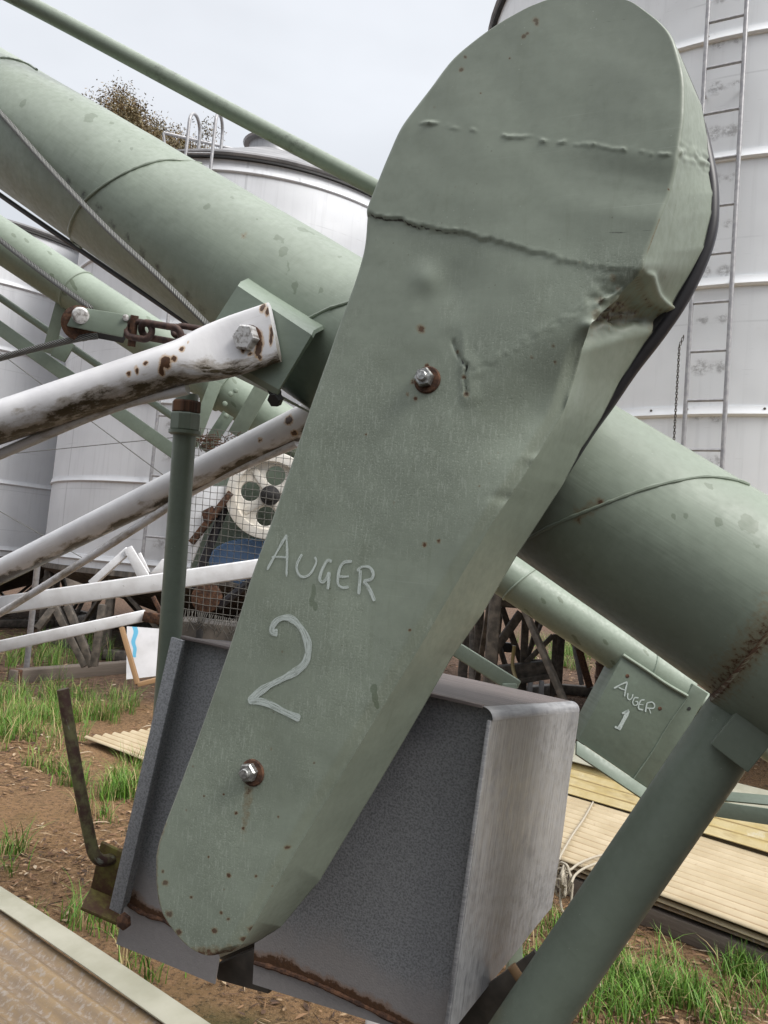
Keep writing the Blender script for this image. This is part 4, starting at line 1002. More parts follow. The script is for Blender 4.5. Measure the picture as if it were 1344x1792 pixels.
# angle iron frame running to the right, square leg to the left
bar('frame_angle', at(1120, 1396, 2.75), at(1500, 1452, 2.3), .05, .006, Vector((0, 0, 1)), M['green'], old)
bar('frame_angle', at(1120, 1380, 2.80), at(1500, 1415, 2.35), .04, .006, Vector((0, .9, .4)), M['darkgreen'], old)
bar('frame_leg', at(700, 1074, 2.95), at(905, 1203, 2.87), .055, .055, XN, M['green_far'], old)
f0 = at(890, 1194, 2.87); bar('frame_leg', f0, (f0.x + .1, f0.y, 0), .055, .055, XN, M['green_far'], old)
# truss below the tube at left
bar('truss_upright', at(114, 508, 2.82), at(84, 618, 2.85), .042, .008, XH, M['green_far'], old)
bar('truss_chord', at(-150, 468, 2.95), at(335, 812, 2.85), .05, .03, Vector((0, 0, 1)), M['green_far'], old)
tube('truss_rod', line(at(-150, 418, 2.95), at(330, 748, 2.85), 6), .0135, M['green_far'], old, 12)
plate('gusset', [at(104, 588, 2.8), at(130, 603, 2.8), at(112, 634, 2.8), at(88, 622, 2.8)], .01, M['darkgreen'], old)
bar('flat_strut', at(378, 668, 2.66), at(336, 780, 2.68), .042, .008, XH, M['green_far'], old)
bar('flat_strut', at(400, 725, 2.72), at(358, 790, 2.72), .045, .008, XH, M['darkgreen'], old)
bar('flat_strut', at(470, 660, 2.6), at(412, 762, 2.64), .055, .008, XH, M['green_far'], old)
# wire stays
for pq in (((-40, 588, 3.6), (300, 842, 3.6)), ((-40, 800, 3.9), (320, 764, 3.9)), ((0, 895, 3.9), (160, 985, 3.9))):
    tube('wire_stay', line(at(*pq[0]), at(*pq[1]), 4), .0022, M['rope_dark'], old, 6)
# drive: back plate, spoked pulley, belt, engine cowl, wire mesh guard
ML = lambda px, py, o_=0.: plane_hit(px, py, at(474, 868, 2.66) + XN * o_, XN)
plate('drive_plate', [ML(372, 800, -.09), ML(620, 800, -.09), ML(620, 1010, -.09), ML(330, 1010, -.09), ML(352, 880, -.09)], .01, M['darkgreen'], old)
pc = ML(474, 868)
hol = [(.072 * math.cos(a),   .072 * math.sin(a), .0365) for a in (R(82), R(172), R(262), R(352))]
pw = holed_plate('drive_pulley', pc, XN, .118, hol, .012, M['pulley'], old)
disc('rim', pc, XN, [(.115, -.03), (.150, -.03), (.152, -.02), (.143, 0), (.152, .02), (.150, .03), (.140, .032), (.118, .030), (.115, .008)], M['pulley'], pw, 64)
pts = pw.children[0].data
# the rim is a ring: drop its caps
bm = bmesh.new(); bm.from_mesh(pts); bmesh.ops.delete(bm, geom=[q for q in bm.faces if len(q.verts) > 8], context='FACES'); bm.to_mesh(pts); bm.free()
disc('hub', pc, XN, [(.034, 0), (.034, .022), (.022, .026), (.016, .05), (.012, .052)], M['dark'], pw, 20)
for a in (R(30), R(127), R(217), R(308)):
    d_ = Vector((0, 0, 1)).cross(XN) * math.cos(a) + Vector((0, 0, 1)) * math.sin(a)
    bar('spoke_rib', pc + XN * .008 + d_ * .03, pc + XN * .008 + d_ * .105, .022, .008, XN.cross(d_), M['pulley'], pw)
lp_ = ML(362, 1046, .0)
disc('engine_pulley', lp_ - XN * .02, XN, [(.04, 0), (.05, .004), (.042, .02), (.05, .036), (.04, .04), (.015, .042)], M['rust'], old, 32)
tube('drive_belt', line(ML(408, 848, -.01), ML(338, 1030, -.01), 4), .016, M['rubber'], old, 8)
tube('drive_belt', line(ML(382, 1062, -.01), ML(520, 950, -.01), 4), .014, M['rubber'], old, 8)
ce = ML(440, 985, -.055)
v, f, uv = disc_geo(ce, XN, [(.15, -.16), (.155, -.02), (.145, 0), (.10, .012), (.03, .016)], 40)
v = [ce + (q - ce) - Vector((0, 0, 1)) * (q - ce).z * .45 for q in v]
mesh('engine_cowl', v, f, M['blue'], old, True, uv, None, 40)
plate('white_guard', [ML(345, 850, .02), ML(398, 850, .02), ML(396, 878, .02), ML(360, 918, .02), ML(335, 985, .02), ML(330, 900, .02)], .02, M['whitebar'], old)
bar('belt_guard_edge', ML(405, 862, .03), ML(335, 950, .03), .03, .02, XN, M['rust'], old)
plate('rusty_bracket', [ML(352, 895, .042), ML(372, 885, .042), ML(380, 905, .042), ML(356, 912, .042)], .01, M['rust'], old)
mb = MB()
rows_ = 27; cols_ = 17
m00, m10, m01, m11 = ML(338, 748, .10), ML(548, 770, .10), ML(318, 1078, .10), ML(520, 1106, .10)
def mesh_pt(a, b):
    p = m00.lerp(m10, a).lerp(m01.lerp(m11, a), b); return p + XN * .012 * noise.noise(Vector((a * 3, b * 3, 1))) + Vector((0, 0, 1)) * .004 * noise.noise(Vector((a * 9, b * 9, 5)))
for i in range(cols_ + 1): mb.add(*tube_geo([mesh_pt(i / cols_, j / 14) for j in range(15)], .0011, 5, False))
for j in range(rows_ + 1): mb.add(*tube_geo([mesh_pt(i / 10, j / rows_) + XN * .002 for i in range(11)], .0011, 5, False))
mg = mb.build('mesh_guard', M['wire'], old, True, None)
mb = MB()
for i in range(13):
    c_ = ML(346 + i * 6, 770 + (i % 3) * 5, .05); mb.add(*tube_geo([c_ + Vector((random.uniform(-.012, .012), random.uniform(-.02, .02), -.03 + .012 * k)) for k in range(6)], .0016, 5, False))
    c_ = ML(346 + i * 3, 760 + i * 2.4, .06); mb.add(*tube_geo([c_ + XH * (-.04 + .02 * k) + Vector((0, 0, random.uniform(-.006, .006))) for k in range(6)], .0018, 5, False))
mb.build('rolled_mesh', M['rust'], mg, True, None)
mb = MB()
for i in range(60):
    a, b = i / 60 * 200 + 312, 0
    c_ = ML(312 + i * 3.4, 1062 + i * .75, .10)
    mb.add(*tube_geo([c_, c_ + Vector((random.uniform(-.01, .01), -.01, -.03)), c_ + Vector((random.uniform(-.03, .03), .005, -.05 - .02 * random.random()))], .0016, 5, False))
mb.build('mesh_hem', M['wire'], mg, True, None)
plate('engine_base', [ML(300, 1085, -.1), ML(640, 1120, -.1), ML(640, 1300, -.1), ML(290, 1250, -.1)], .22, M['stand'], old)
bar('base_post', ML(352, 1080, .02), ML(342, 1180, .02), .02, .02, XN, M['dark'], old)
# two wheels' worth of undercarriage: legs down to the ground behind the cover
for px in (560, 640):
    q = ML(px, 1150, -.2); tube('axle_leg', [q, Vector((q.x, q.y, 0))], .03, M['green_far'], old, 14)

# ------------------------------------------------------------------ white steel frame between the machines
fr_ = thing('drawbar_frame', at(120, 1060, 2.2), 'white square steel drawbar frame with a rusty torn end, below the lift arms', 'steel frame')
vup = Vector((0, 0, 1))
fr_.location.z = 0
bar('long_bar', at(-160, 1083, 2.1), at(730, 954, 2.16), .050, .05, vup, M['whitebar'], fr_)
bar('short_bar', at(-160, 1165, 2.2), at(254, 1077, 2.28), .034, .034, vup, M['whitebar'], fr_)
bar('bent_strip', at(160, 1022, 2.42), at(226, 962, 2.42), .022, .02, vup, M['whitebar'], fr_)
plate('bent_strip', [at(216, 962, 2.40), at(229, 955, 2.40), at(260, 1006, 2.40), at(240, 1010, 2.40)], .012, M['whitebar'], fr_)
bar('hook', at(244, 968, 2.46), at(260, 1002, 2.46), .010, .01, vup, M['whitebar'], fr_)
plate('lug', [at(262, 1004, 2.44), at(284, 978, 2.44), at(300, 985, 2.44), at(290, 1002, 2.44)], .014, M['whitebar'], fr_)
bar('rusty_end', at(252, 1078, 2.26), at(292, 1086, 2.26), .03, .026, vup, M['rust'], fr_)
bar('rusty_end', at(268, 1044, 2.30), at(290, 1090, 2.30), .012, .014, vup, M['rust'], fr_)
for px, py, d in ((-140, 1160, 2.2), (-140, 1082, 2.1)):
    q = at(px, py, d); bar('leg', q, (q.x, q.y, 0), .04, .04, (1, 0, 0), M['whitebar'], fr_)
q = at(722, 956, 2.16); bar('leg', q, (q.x, q.y + .05, 0), .04, .04, (1, 0, 0), M['whitebar'], fr_)

# ------------------------------------------------------------------ silos
def silo(name, px, D, Rr, zb, ze, mat, label, band_z, dz_dirt=(), roof_h=.9, nleg=8, wseg=(128, 40), bolts=False):
    hd = hdir(px); c = Vector((hd.x * D, hd.y * D, 0))
    s = thing(name, c, label, 'silo', 'round metal grain silos')
    seg, nz_ = wseg
    vv, ff, uu, dk = [], [], [], []
    for j in range(nz_ + 1):
        z = zb + (ze - zb) * j / nz_
        for i in range(seg + 1):
            a = 2 * math.pi * i / seg; rr_ = Rr + .006 * noise.noise(Vector((math.cos(a) * 3, math.sin(a) * 3, z * 1.2)))
            vv.append(c + Vector((rr_ * math.cos(a), rr_ * math.sin(a), z))); uu.append((a * Rr, z)); dk.append(0)
    W_ = seg + 1
    for j in range(nz_):
        for i in range(seg): ff.append((j * W_ + i, j * W_ + i + 1, (j + 1) * W_ + i + 1, (j + 1) * W_ + i))
    wall = mesh('wall', vv, ff, mat, s, True, uu, {'dark': dk})
    for z in band_z:
        if not zb < z < ze: continue
        b = disc('band', c + vup * z, vup, [(Rr - .01, -.035), (Rr + .016, -.034), (Rr + .027, -.02), (Rr + .020, .0), (Rr + .012, .022), (Rr + .010, .04), (Rr - .01, .042)], mat, s, 128, 0, 30)
        bm = bmesh.new(); bm.from_mesh(b.data); bmesh.ops.delete(bm, geom=[q for q in bm.faces if len(q.verts) > 8], context='FACES'); bm.to_mesh(b.data); bm.free()
        nb = int(2 * math.pi * Rr / .25) if bolts else 0
        for k in range(nb):
            a = 2 * math.pi * k / nb; rd = Vector((math.cos(a), math.sin(a), 0)); q = c + rd * (Rr + .012) + vup * (z + .018); ix, iy = proj(q)
            if rd.dot((C0 - c).normalized()) > .35 and 1040 < ix < 1400 and -40 < iy < 900:
                disc('bolt', q, rd, [(.010, 0), (.009, .006), (.004, .010)], M['stand'], b, 6)
    # eave rim and cone roof
    rim = disc('roof', c + vup * ze, vup, [(Rr - .02, -.05), (Rr + .05, -.05), (Rr + .07, -.02), (Rr + .06, .01), (Rr * .7, roof_h * (Rr * .3 + .06) / (Rr - .36)), (.42, roof_h)], M['roof'], s, 96, 0, 25)
    disc('eave', c + vup * (ze - .055), vup, [(Rr + .005, -.03), (Rr + .045, -.03), (Rr + .045, .0), (Rr + .005, .0)], M['dark'], s, 96)
    disc('vent_cap', c + vup * (ze + roof_h - .02), vup, [(.38, -.15), (.38, .22), (.46, .22), (.48, .25), (.40, .34), (.22, .40), (.05, .42)], M['zinc'], s, 32)
    # hopper and legs
    disc('hopper', c + vup * zb, -vup, [(Rr + .02, -.02), (Rr + .03, .05), (Rr - .05, .10), (.3, min(zb - .25, 1.0))], M['stand'] if zb > .5 else mat, s, 64)
    for k in range(nleg):
        a = 2 * math.pi * (k + .5) / nleg; p = c + Vector((math.cos(a) * (Rr - .1), math.sin(a) * (Rr - .1), 0))
        bar('leg', p + vup * (zb + .02), p, .10, .10, (1, 0, 0), M['stand'], s)
        a2 = 2 * math.pi * (k + 1.5) / nleg; p2 = c + Vector((math.cos(a2) * (Rr - .1), math.sin(a2) * (Rr - .1), 0))
        bar('brace', p + vup * (zb - .1), p.lerp(p2, .5) + vup * .1, .05, .05, (0, 0, 1), M['stand'], s)
        bar('brace', p2 + vup * (zb - .1), p.lerp(p2, .5) + vup * .1, .05, .05, (0, 0, 1), M['stand'], s)
        bar('skid', p + vup * .07, p2 + vup * .07, .12, .14, (0, 0, 1), M['stand'], s)
    return s, c, wall, rim
def cyl_v_hit(px, py, c, r):
    return cyl_hit(px, py, c, c + vup, r)
def ladder(s, c, Rr, rails_px, y_top, y_bot, rung_z0, rung_dz, rad, hoop=None, wall=None, ztop=None, zbot=None, radr=None, soot=True):
    pts = [cyl_v_hit(px, py, c, Rr + .14) for px, py in rails_px]
    zt = ztop if ztop is not None else 99; zb = zbot
    mb = MB()
    for p in pts:
        path = line(Vector((p.x, p.y, zb)), Vector((p.x, p.y, zt)), 12)
        if hoop:
            rd = (c - p); rd.z = 0; rd.normalize()
            for k in range(1, 13):
                a = math.pi * k / 12; path.append(Vector((p.x, p.y, zt)) + rd * hoop * (1 - math.cos(a)) + vup * math.sin(a) * hoop * 1.2)
            path.append(path[-1] - vup * .3)
        mb.add(*tube_geo(path, rad, 10))
    ld = mb.build('ladder', M['ladder'], s, True, 40)
    z = rung_z0; dirt = []
    while z < zt - .05:
        if z > zb:
            tube('rung', [Vector((pts[0].x, pts[0].y, z)), Vector((pts[1].x, pts[1].y, z))], radr or rad * .75, M['ladder'], ld, 8)
            m_ = (pts[0] + pts[1]) * .5; rd = (m_ - c); rd.z = 0; rd.normalize()
            sd_ = rd.cross(vup)
            for k in (-.07, .06): dirt.append((c + rd * Rr + sd_ * k + vup * (z - .075), .042 * random.uniform(.6, 1.2), 1.0))
        z += rung_dz
    if wall and soot:
        me = wall.data; co = np.zeros(len(me.vertices) * 3, np.float32); me.vertices.foreach_get('co', co); co = co.reshape(-1, 3) + np.array(tuple(base_of(s)))
        me.attributes['dark'].data.foreach_set('value', np.clip(paint(co, dirt) * 1.2, 0, 1).astype(np.float32))
    for k in range(4):
        z = zb + (zt - zb) * (k + .5) / 4
        for p in pts:
            rd = (c - p); rd.z = 0; rd.normalize(); bar('stand_off', Vector((p.x, p.y, z)), Vector((p.x, p.y, z)) + rd * .14, .03, .006, vup, M['ladder'], ld)
    return ld, pts
def z_at(px, py, c, r): return cyl_v_hit(px, py, c, r).z
# right, nearest silo
HC = hdir(1262) * 8.6
RS = 2.75
zs = [z_at(x, y, HC, RS) for x, y in ((1225, 74), (1240, 291), (1250, 508), (1180, 722))]
print('bands', zs)
dzb = (zs[0] - zs[3]) / 3
bz = [zs[3] + dzb * k for k in range(-3, 8)]
ze = z_at(806, 82, HC, RS * .999)
s, c, wall, rim = silo('grain_silo', 1262, 8.6, RS, 1.8, 7.35, M['silo_white'], 'nearest white silo with a pipe ladder, directly behind the top of the AUGER 2 guard', bz, wseg=(420, 260), bolts=True)
# local refinement of the wall for the scuffs under the rungs is done by attribute on its grid
ld, pts = ladder(s, c, RS, ((1240, 0), (1307, 0)), 0, 800, z_at(1270, 33, HC, RS + .14) - .352 * 12, .352, .016, None, wall, 7.3, 1.55, .011)
cp = cyl_v_hit(1196, 590, c, RS + .16)
for k in range(42):
    p = cp + vup * (-.02 * k) + (Vector((-.01, -.01, 0)) * min(k, 4))
    ax_ = vup; up_ = Vector((1, 0, 0)) if k % 2 else Vector((0, 1, 0)); q = []
    for a in range(10):
        th = 2 * math.pi * a / 10; q.append(p + vup * math.sin(th) * .015 + up_ * math.cos(th) * .007)
    v, f, uv = tube_geo(q, .0028, 5, False, True); mesh('chain_link', v, f, M['stand'], ld, True, uv)
# middle silo behind the stay pipe
dM = 12.6; RM = 2.75; CM = hdir(405) * dM
zem = z_at(372, 262, CM, RM + .06)
zb0 = z_at(165, 838, CM, RM)
print('mid eave', zem, zb0)
s, c, wall, rim = silo('grain_silo', 405, dM, RM, 1.12, zem, M['silo_grey'], 'middle grey silo with hooped ladder top and roof vent, behind the thin green stay pipe', [zb0 + 1.03 * k for k in range(-2, 8)], roof_h=1.42)
for i_, sx in enumerate((372, 332)):
    pass
ladder(s, c, RM, ((323, 290), (368, 300)), 0, 0, 1.6, .38, .022, .16, wall, zem + .32, 1.25, .015)
# roof rail

a_, b_ = c + Vector((-1.15, -2.0, zem + .62)), c + Vector((.35, -.9, zem + .95))
tube('roof_rail', [a_, b_], .022, M['ladder'], rim, 8)
for q in (a_, a_.lerp(b_, .62), b_): tube('rail_post', [q, q - vup * .5 + Vector((.1, .05, 0))], .018, M['ladder'], rim, 8)
bar('hatch', c + Vector((-1.5, -1.3, zem + .34)), c + Vector((-.9, -1.5, zem + .36)), .10, .5, vup, M['zinc'], rim)
# far left silo
CL = hdir(-75) * 15.8; RL = 2.55
zel = z_at(60, 399, CL, RL + .05); zl0 = z_at(40, 848, CL, RL)
print('left eave', zel, zl0)
s, c, wall, rim = silo('grain_silo', -75, 15.8, RL, 1.12, zel, M['silo_grey'], 'farthest grey silo at the left edge, partly hidden by the middle silo', [zl0 + 1.03 * k for k in range(-2, 8)], roof_h=.5)

# ------------------------------------------------------------------ things standing about
# trestle behind the engine cover, at right
tr = thing('steel_trestle', gp(900, 1185), 'dark rusty steel trestle standing behind the engine cover under the slim auger', 'trestle')
def tb(px0, py0, px1, py1, d0_, d1_, w, mat=M['stand'], name='brace'): bar(name, at(px0, py0, d0_), at(px1, py1, d1_), w, w, XN, mat, tr)
D_ = 8.6
tb(840, 1068, 832, 1190, D_, D_, .09, name='post'); tb(875, 1070, 862, 1190, D_ + 1, D_ + 1, .07, name='post'); tb(920, 1075, 915, 1190, D_, D_, .075, name='post'); tb(972, 1110, 965, 1226, D_, D_, .05, name='post')
tb(912, 1072, 848, 1162, D_ - .1, D_ - .1, .09, M['stand']); tb(878, 1062, 912, 1160, D_ + .6, D_ + .6, .07); tb(940, 1086, 922, 1160, D_ + .4, D_ + .4, .045)
tb(968, 1112, 920, 1160, D_ - .1, D_ - .1, .05); tb(855, 1180, 962, 1168, D_ - .1, D_ - .1, .16, name='beam'); tb(820, 1050, 980, 1062, D_, D_, .10, name='beam'); tb(890, 1195, 968, 1182, D_ - .2, D_ - .2, .06, name='beam')
tb(820, 1128, 905, 1134, D_ + 1.2, D_ + 1.2, .12, M['dark'], 'beam'); tb(922, 1158, 968, 1160, D_ + .2, D_ + .2, .06, name='beam')
for px in (928, 948): tb(px, 1192, px - 2, 1226, D_ - .2, D_ - .2, .05, M['zinc'], 'post')
tb(833, 1180, 829, 1230, D_, D_, .10, name='post'); tb(915, 1190, 912, 1235, D_, D_, .08, name='post')
tube('hose', catmull([at(900, 1130, D_ - .2), at(897, 1165, D_ - .2), at(905, 1195, D_ - .3)], 6), .02, M['yellow'], tr, 8)
# pole and low beams in front of the middle silo
po = thing('silo_ladder_pole', gp(45, 1182), 'pale grey leaning pole under the middle silo, in front of its dark legs', 'pole')
tube('pole', line(gp(45, 1182), at(66, 985, 7.9), 6), .03, M['ladder'], po, 12)
disc('foot', gp(45, 1182), vup, [(.07, 0), (.07, .02), (.03, .03)], M['stand'], po, 16)
bm_ = thing('timber_beam', gp(120, 1178), 'long dark timber beam lying on the ground below the middle silo', 'beam')
bar('beam', gp(20, 1186, .05), gp(232, 1168, .05), .16, .14, vup, M['timber'], bm_)
bar('end_strap', gp(22, 1186, .05), gp(30, 1185, .05), .17, .15, vup, M['rust'], bm_)
vt = thing('brace_stand', gp(165, 1166), 'black V shaped steel brace stand under the middle silo at left', 'stand')
for q in (((118, 1060), (162, 1166)), ((180, 1058), (164, 1166)), ((96, 1062), (150, 1166)), ((94, 1064), (66, 1100))):
    bar('strut', at(*q[0], 7.6), at(*q[1], 7.55), .07, .06, (1, 0, 0), M['stand'], vt)
# white leaning panel with timber frame
pn = thing('panel', gp(240, 1196), 'white leaning panel with a blue paint streak and a raw timber edge', 'panel')
c4 = [at(222, 1096, 6.6), at(278, 1100, 6.6), at(284, 1182, 6.45), at(221, 1189, 6.45)]
vv, ff, uu = quadgrid(*c4, 24, 24, 0)
bl = []
for i, p in enumerate(vv):
    a, b = (i % 25) / 24, (i // 25) / 24
    bl.append(max(0, 1 - abs(a - .24 - .08 * noise.noise(Vector((b * 5, 0, 0)))) / (.16 * (1 - b * .7))) if b < .62 else 0)
nn = (c4[1] - c4[0]).cross(c4[3] - c4[0]).normalized()
if nn.dot(C0 - c4[0]) < 0: nn = -nn
v2 = [p - nn * .03 for p in vv]; k = len(vv)
rim_ = []
for i in range(24):
    for a, b in ((i, i + 1), (24 * 25 + i, 24 * 25 + i + 1), (i * 25, i * 25 + 25), (i * 25 + 24, i * 25 + 49)): rim_.append((a, b, b + k, a + k))
mesh('sheet', vv + v2, ff + [tuple(i + k for i in q) for q in ff] + rim_, M['panel'], pn, False, uu + uu, {'blue': bl + bl})
bar('timber_edge', at(213, 1098, 6.42), at(241, 1197, 6.3), .035, .05, (1, 0, 0), M['rawtimber'], pn)
bar('timber_edge', at(241, 1198, 6.3), at(284, 1187, 6.35), .035, .05, vup, M['rawtimber'], pn)
# stakes, drum and low clutter behind auger 1
for (px0, py0, px1, py1, d, w_, mt, lb) in ((1005, 1128, 1018, 1192, 8.5, .05, 'ladder', 'thin pale stake standing behind the slim auger'), (1013, 1135, 1032, 1196, 8.4, .07, 'rust', 'rusty red stake leaning beside the thin pale stake')):
    s_ = thing('stake', gp(px1, py1), lb, 'stake'); bar('shaft', at(px0, py0, d), at(px1, py1 + 6, d), w_, w_ * .8, (1, 0, 0), M[mt], s_); disc('cap', at(px0, py0, d), vup, [(w_ * .7, -.01), (w_ * .7, .02), (w_ * .3, .03)], M['stand'], s_, 8)
q = gp(1072, 1212); q2 = q + vup * .55
dr = thing('steel_drum', q, 'dark rusty drum on the ground behind the AUGER 1 plate', 'drum')
disc('body', q, vup, [(.25, 0), (.26, .02), (.25, .04), (.25, .18), (.262, .20), (.25, .22), (.25, .36), (.262, .38), (.25, .40), (.25, .52), (.26, .54), (.24, .55)], M['rust'], dr, 32)
bar('lid_board', q2 + Vector((-.42, -.1, .03)), q2 + Vector((.35, .1, .03)), .06, .30, vup, M['timber'], dr)

# ------------------------------------------------------------------ roofing sheets
def sheet(name, o, e1, e2, L_, W_, prof, mat, label, group=None, th=.004, sag=.012, seed=0, tilt=0):
    e1 = e1.normalized(); e2 = (e2 - e1 * e2.dot(e1)).normalized()
    if prof == 'corr': M_ = int(W_ / .076 * 8); hfn = lambda y: .011 * math.sin(2 * math.pi * y / .076)
    elif prof == 'rib':
        M_ = int(W_ / .19 * 12)
        def hfn(y):
            q = (y / .19) % 1; return .026 * sst(.06, .14, q) * (1 - sst(.30, .38, q))
    else: M_ = 16; hfn = lambda y: 0.006 * math.sin(y * 30)
    nL = 30; vv, uu = [], []
    for i in range(nL + 1):
        for j in range(M_ + 1):
            x, y = L_ * i / nL, W_ * j / M_
            z = hfn(y) + sag * noise.noise(Vector((x * .8 + seed, y * 1.5, seed))) + tilt * y
            vv.append(o + e1 * x + e2 * y + vup * z); uu.append((x, y))
    W1 = M_ + 1; ff = [(i * W1 + j, i * W1 + j + 1, (i + 1) * W1 + j + 1, (i + 1) * W1 + j) for i in range(nL) for j in range(M_)]
    k = len(vv); v2 = [p - vup * th for p in vv]; f2 = [tuple(a + k for a in q[::-1]) for q in ff]; rim_ = []
    for i in range(nL):
        for a, b in ((i * W1, (i + 1) * W1), (i * W1 + M_, (i + 1) * W1 + M_)): rim_.append((a, b, b + k, a + k))
    for j in range(M_):
        for a, b in ((j, j + 1), (nL * W1 + j, nL * W1 + j + 1)): rim_.append((a, b, b + k, a + k))
    o_ = mesh(name, vv + v2, ff + f2 + rim_, mat, None, True, uu + uu, None, 60)
    return tag(o_, label, 'roofing sheet', group)
GRP = 'roofing sheets lying on the ground'
E0, E1 = gp(975, 1500, .17), gp(1344, 1637, .17)
e1 = E1 - E0; e2 = Vector((-e1.y, e1.x, 0)); e2 = e2 if e2.y > 0 else -e2; e1n, e2n = e1.normalized(), e2.normalized()
o0 = E0 - e1n * 1.0
for k in range(1, 3):
    sheet('roofing_sheet', o0 - vup * .028 * k + e1n * .03 * k + e2n * .012 * k, e1, e2, 4.6, 1.02, 'corr', M['brownsheet'] if k == 2 else M['cream'], 'stained corrugated sheet lowest in the right hand pile, showing only its front edge' if k == 2 else 'cream corrugated sheet just beneath the topmost one of the right pile', GRP, seed=k)
sheet('roofing_sheet', o0, e1, e2, 4.6, 1.02, 'corr', M['cream'], 'cream corrugated sheet on top of the right pile, crossed by a cord', GRP, seed=5)
sheet('roofing_sheet', o0 + e2n * .93 + vup * .035 - e1n * .3, e1, e2, 4.8, .62, 'rib', M['yellow'], 'yellow ribbed sheet lapping the back edge of the cream corrugated sheet', GRP, seed=8)
sheet('roofing_sheet', o0 + e2n * 1.50 + vup * .085 - e1n * .1, e1, e2, 4.8, .5, 'rib', M['edgesheet'], 'pale ribbed sheet at the very back of the right pile', GRP, seed=11)
for k in (.8, 2.3, 3.8):
    b_ = tag(bar('timber_bearer', o0 + e1n * k - e2n * .01 + vup * (-.115), o0 + e1n * k + e2n * 2.0 + vup * (-.115), .07, .10, vup, M['timber']), 'weathered timber bearer under the right pile of sheets', 'bearer', 'bearers under the sheet pile')
b_ = tag(bar('timber_bearer', o0 + e1n * .2 + e2n * .05 + vup * (-.12), o0 + e1n * 4.5 + e2n * .05 + vup * (-.12), .085, .06, vup, M['timber']), 'long timber bearer along the front edge of the right sheet pile', 'bearer')
# near left pile
S0, S1 = gp(0, 1550, .13), gp(262, 1722, .13)
l1 = S1 - S0; l2 = Vector((-l1.y, l1.x, 0)); l2 = -l2 if l2.y > 0 else l2; l1n, l2n = l1.normalized(), l2.normalized()
sheet('roofing_sheet', S0 - l1n * 1.2, l1, l2, 3.0, .085, 'flat', M['edgesheet'], 'narrow pale flashing strip on the near left pile, in the bottom left corner', GRP, seed=2, tilt=-.10)
sheet('roofing_sheet', S0 - l1n * 1.25 + l2n * .055 - vup * .03, l1, l2, 3.1, .95, 'corr', M['brownsheet'], 'brown stained corrugated sheet beside the narrow pale flashing strip', GRP, seed=3)
tag(bar('timber_bearer', S0 + l2n * .05 + l1n * .0 - vup * .085, S0 + l2n * 1.0 - vup * .085, .07, .08, vup, M['timber']), 'timber bearer under the brown sheet at near left', 'bearer')
# mid left sheet
Q0 = gp(147, 1290, .05); Q1 = gp(262, 1335, .05); Q2 = gp(270, 1262, .05)
sheet('roofing_sheet', Q0, Q1 - Q0, Q2 - Q0, 2.2, .95, 'corr', M['cream'], 'cream corrugated sheet lying alone on soil left of the engine cover', GRP, seed=4)

# cord over the sheets
zz = lambda px, py: gp(px, py, .192)
mb = MB()
for pl in ([(1040, 1400), (1022, 1432), (1004, 1458), (985, 1490), (978, 1505)], [(1150, 1470), (1080, 1490), (1040, 1500), (1012, 1512), (998, 1522), (985, 1520)], [(1150, 1476), (1078, 1500), (1030, 1516), (1008, 1530), (1000, 1545)]):
    pts = [zz(*p) for p in pl]; mb.add(*tube_geo(catmull(pts, 6), .0055, 7))
kc = gp(995, 1530, .17)
for i in range(9):
    a = random.uniform(0, 6.28); pts = []
    for k in range(14):
        th = 2 * math.pi * k / 13; pts.append(kc + Vector((math.cos(a), math.sin(a), 0)) * math.cos(th) * random.uniform(.03, .055) + vup * (math.sin(th) * random.uniform(.03, .06) - .02 * (i % 3)) + e2n * (-.04))
    mb.add(*tube_geo(catmull(pts, 3), .005, 6))
pts = [kc + e2n * -.03, kc + e2n * -.06 + vup * -.06, kc + e2n * -.07 + vup * -.13 + e1n * .02, kc + e2n * -.06 + vup * -.12 + e1n * .05, kc + e2n * -.03 + vup * -.02 + e1n * .04]
mb.add(*tube_geo(catmull(pts, 6), .0055, 7))
tag(mb.build('cord', M['fibre'], None, True, 60), 'knotted beige cord over the edge of the cream corrugated sheets', 'cord')

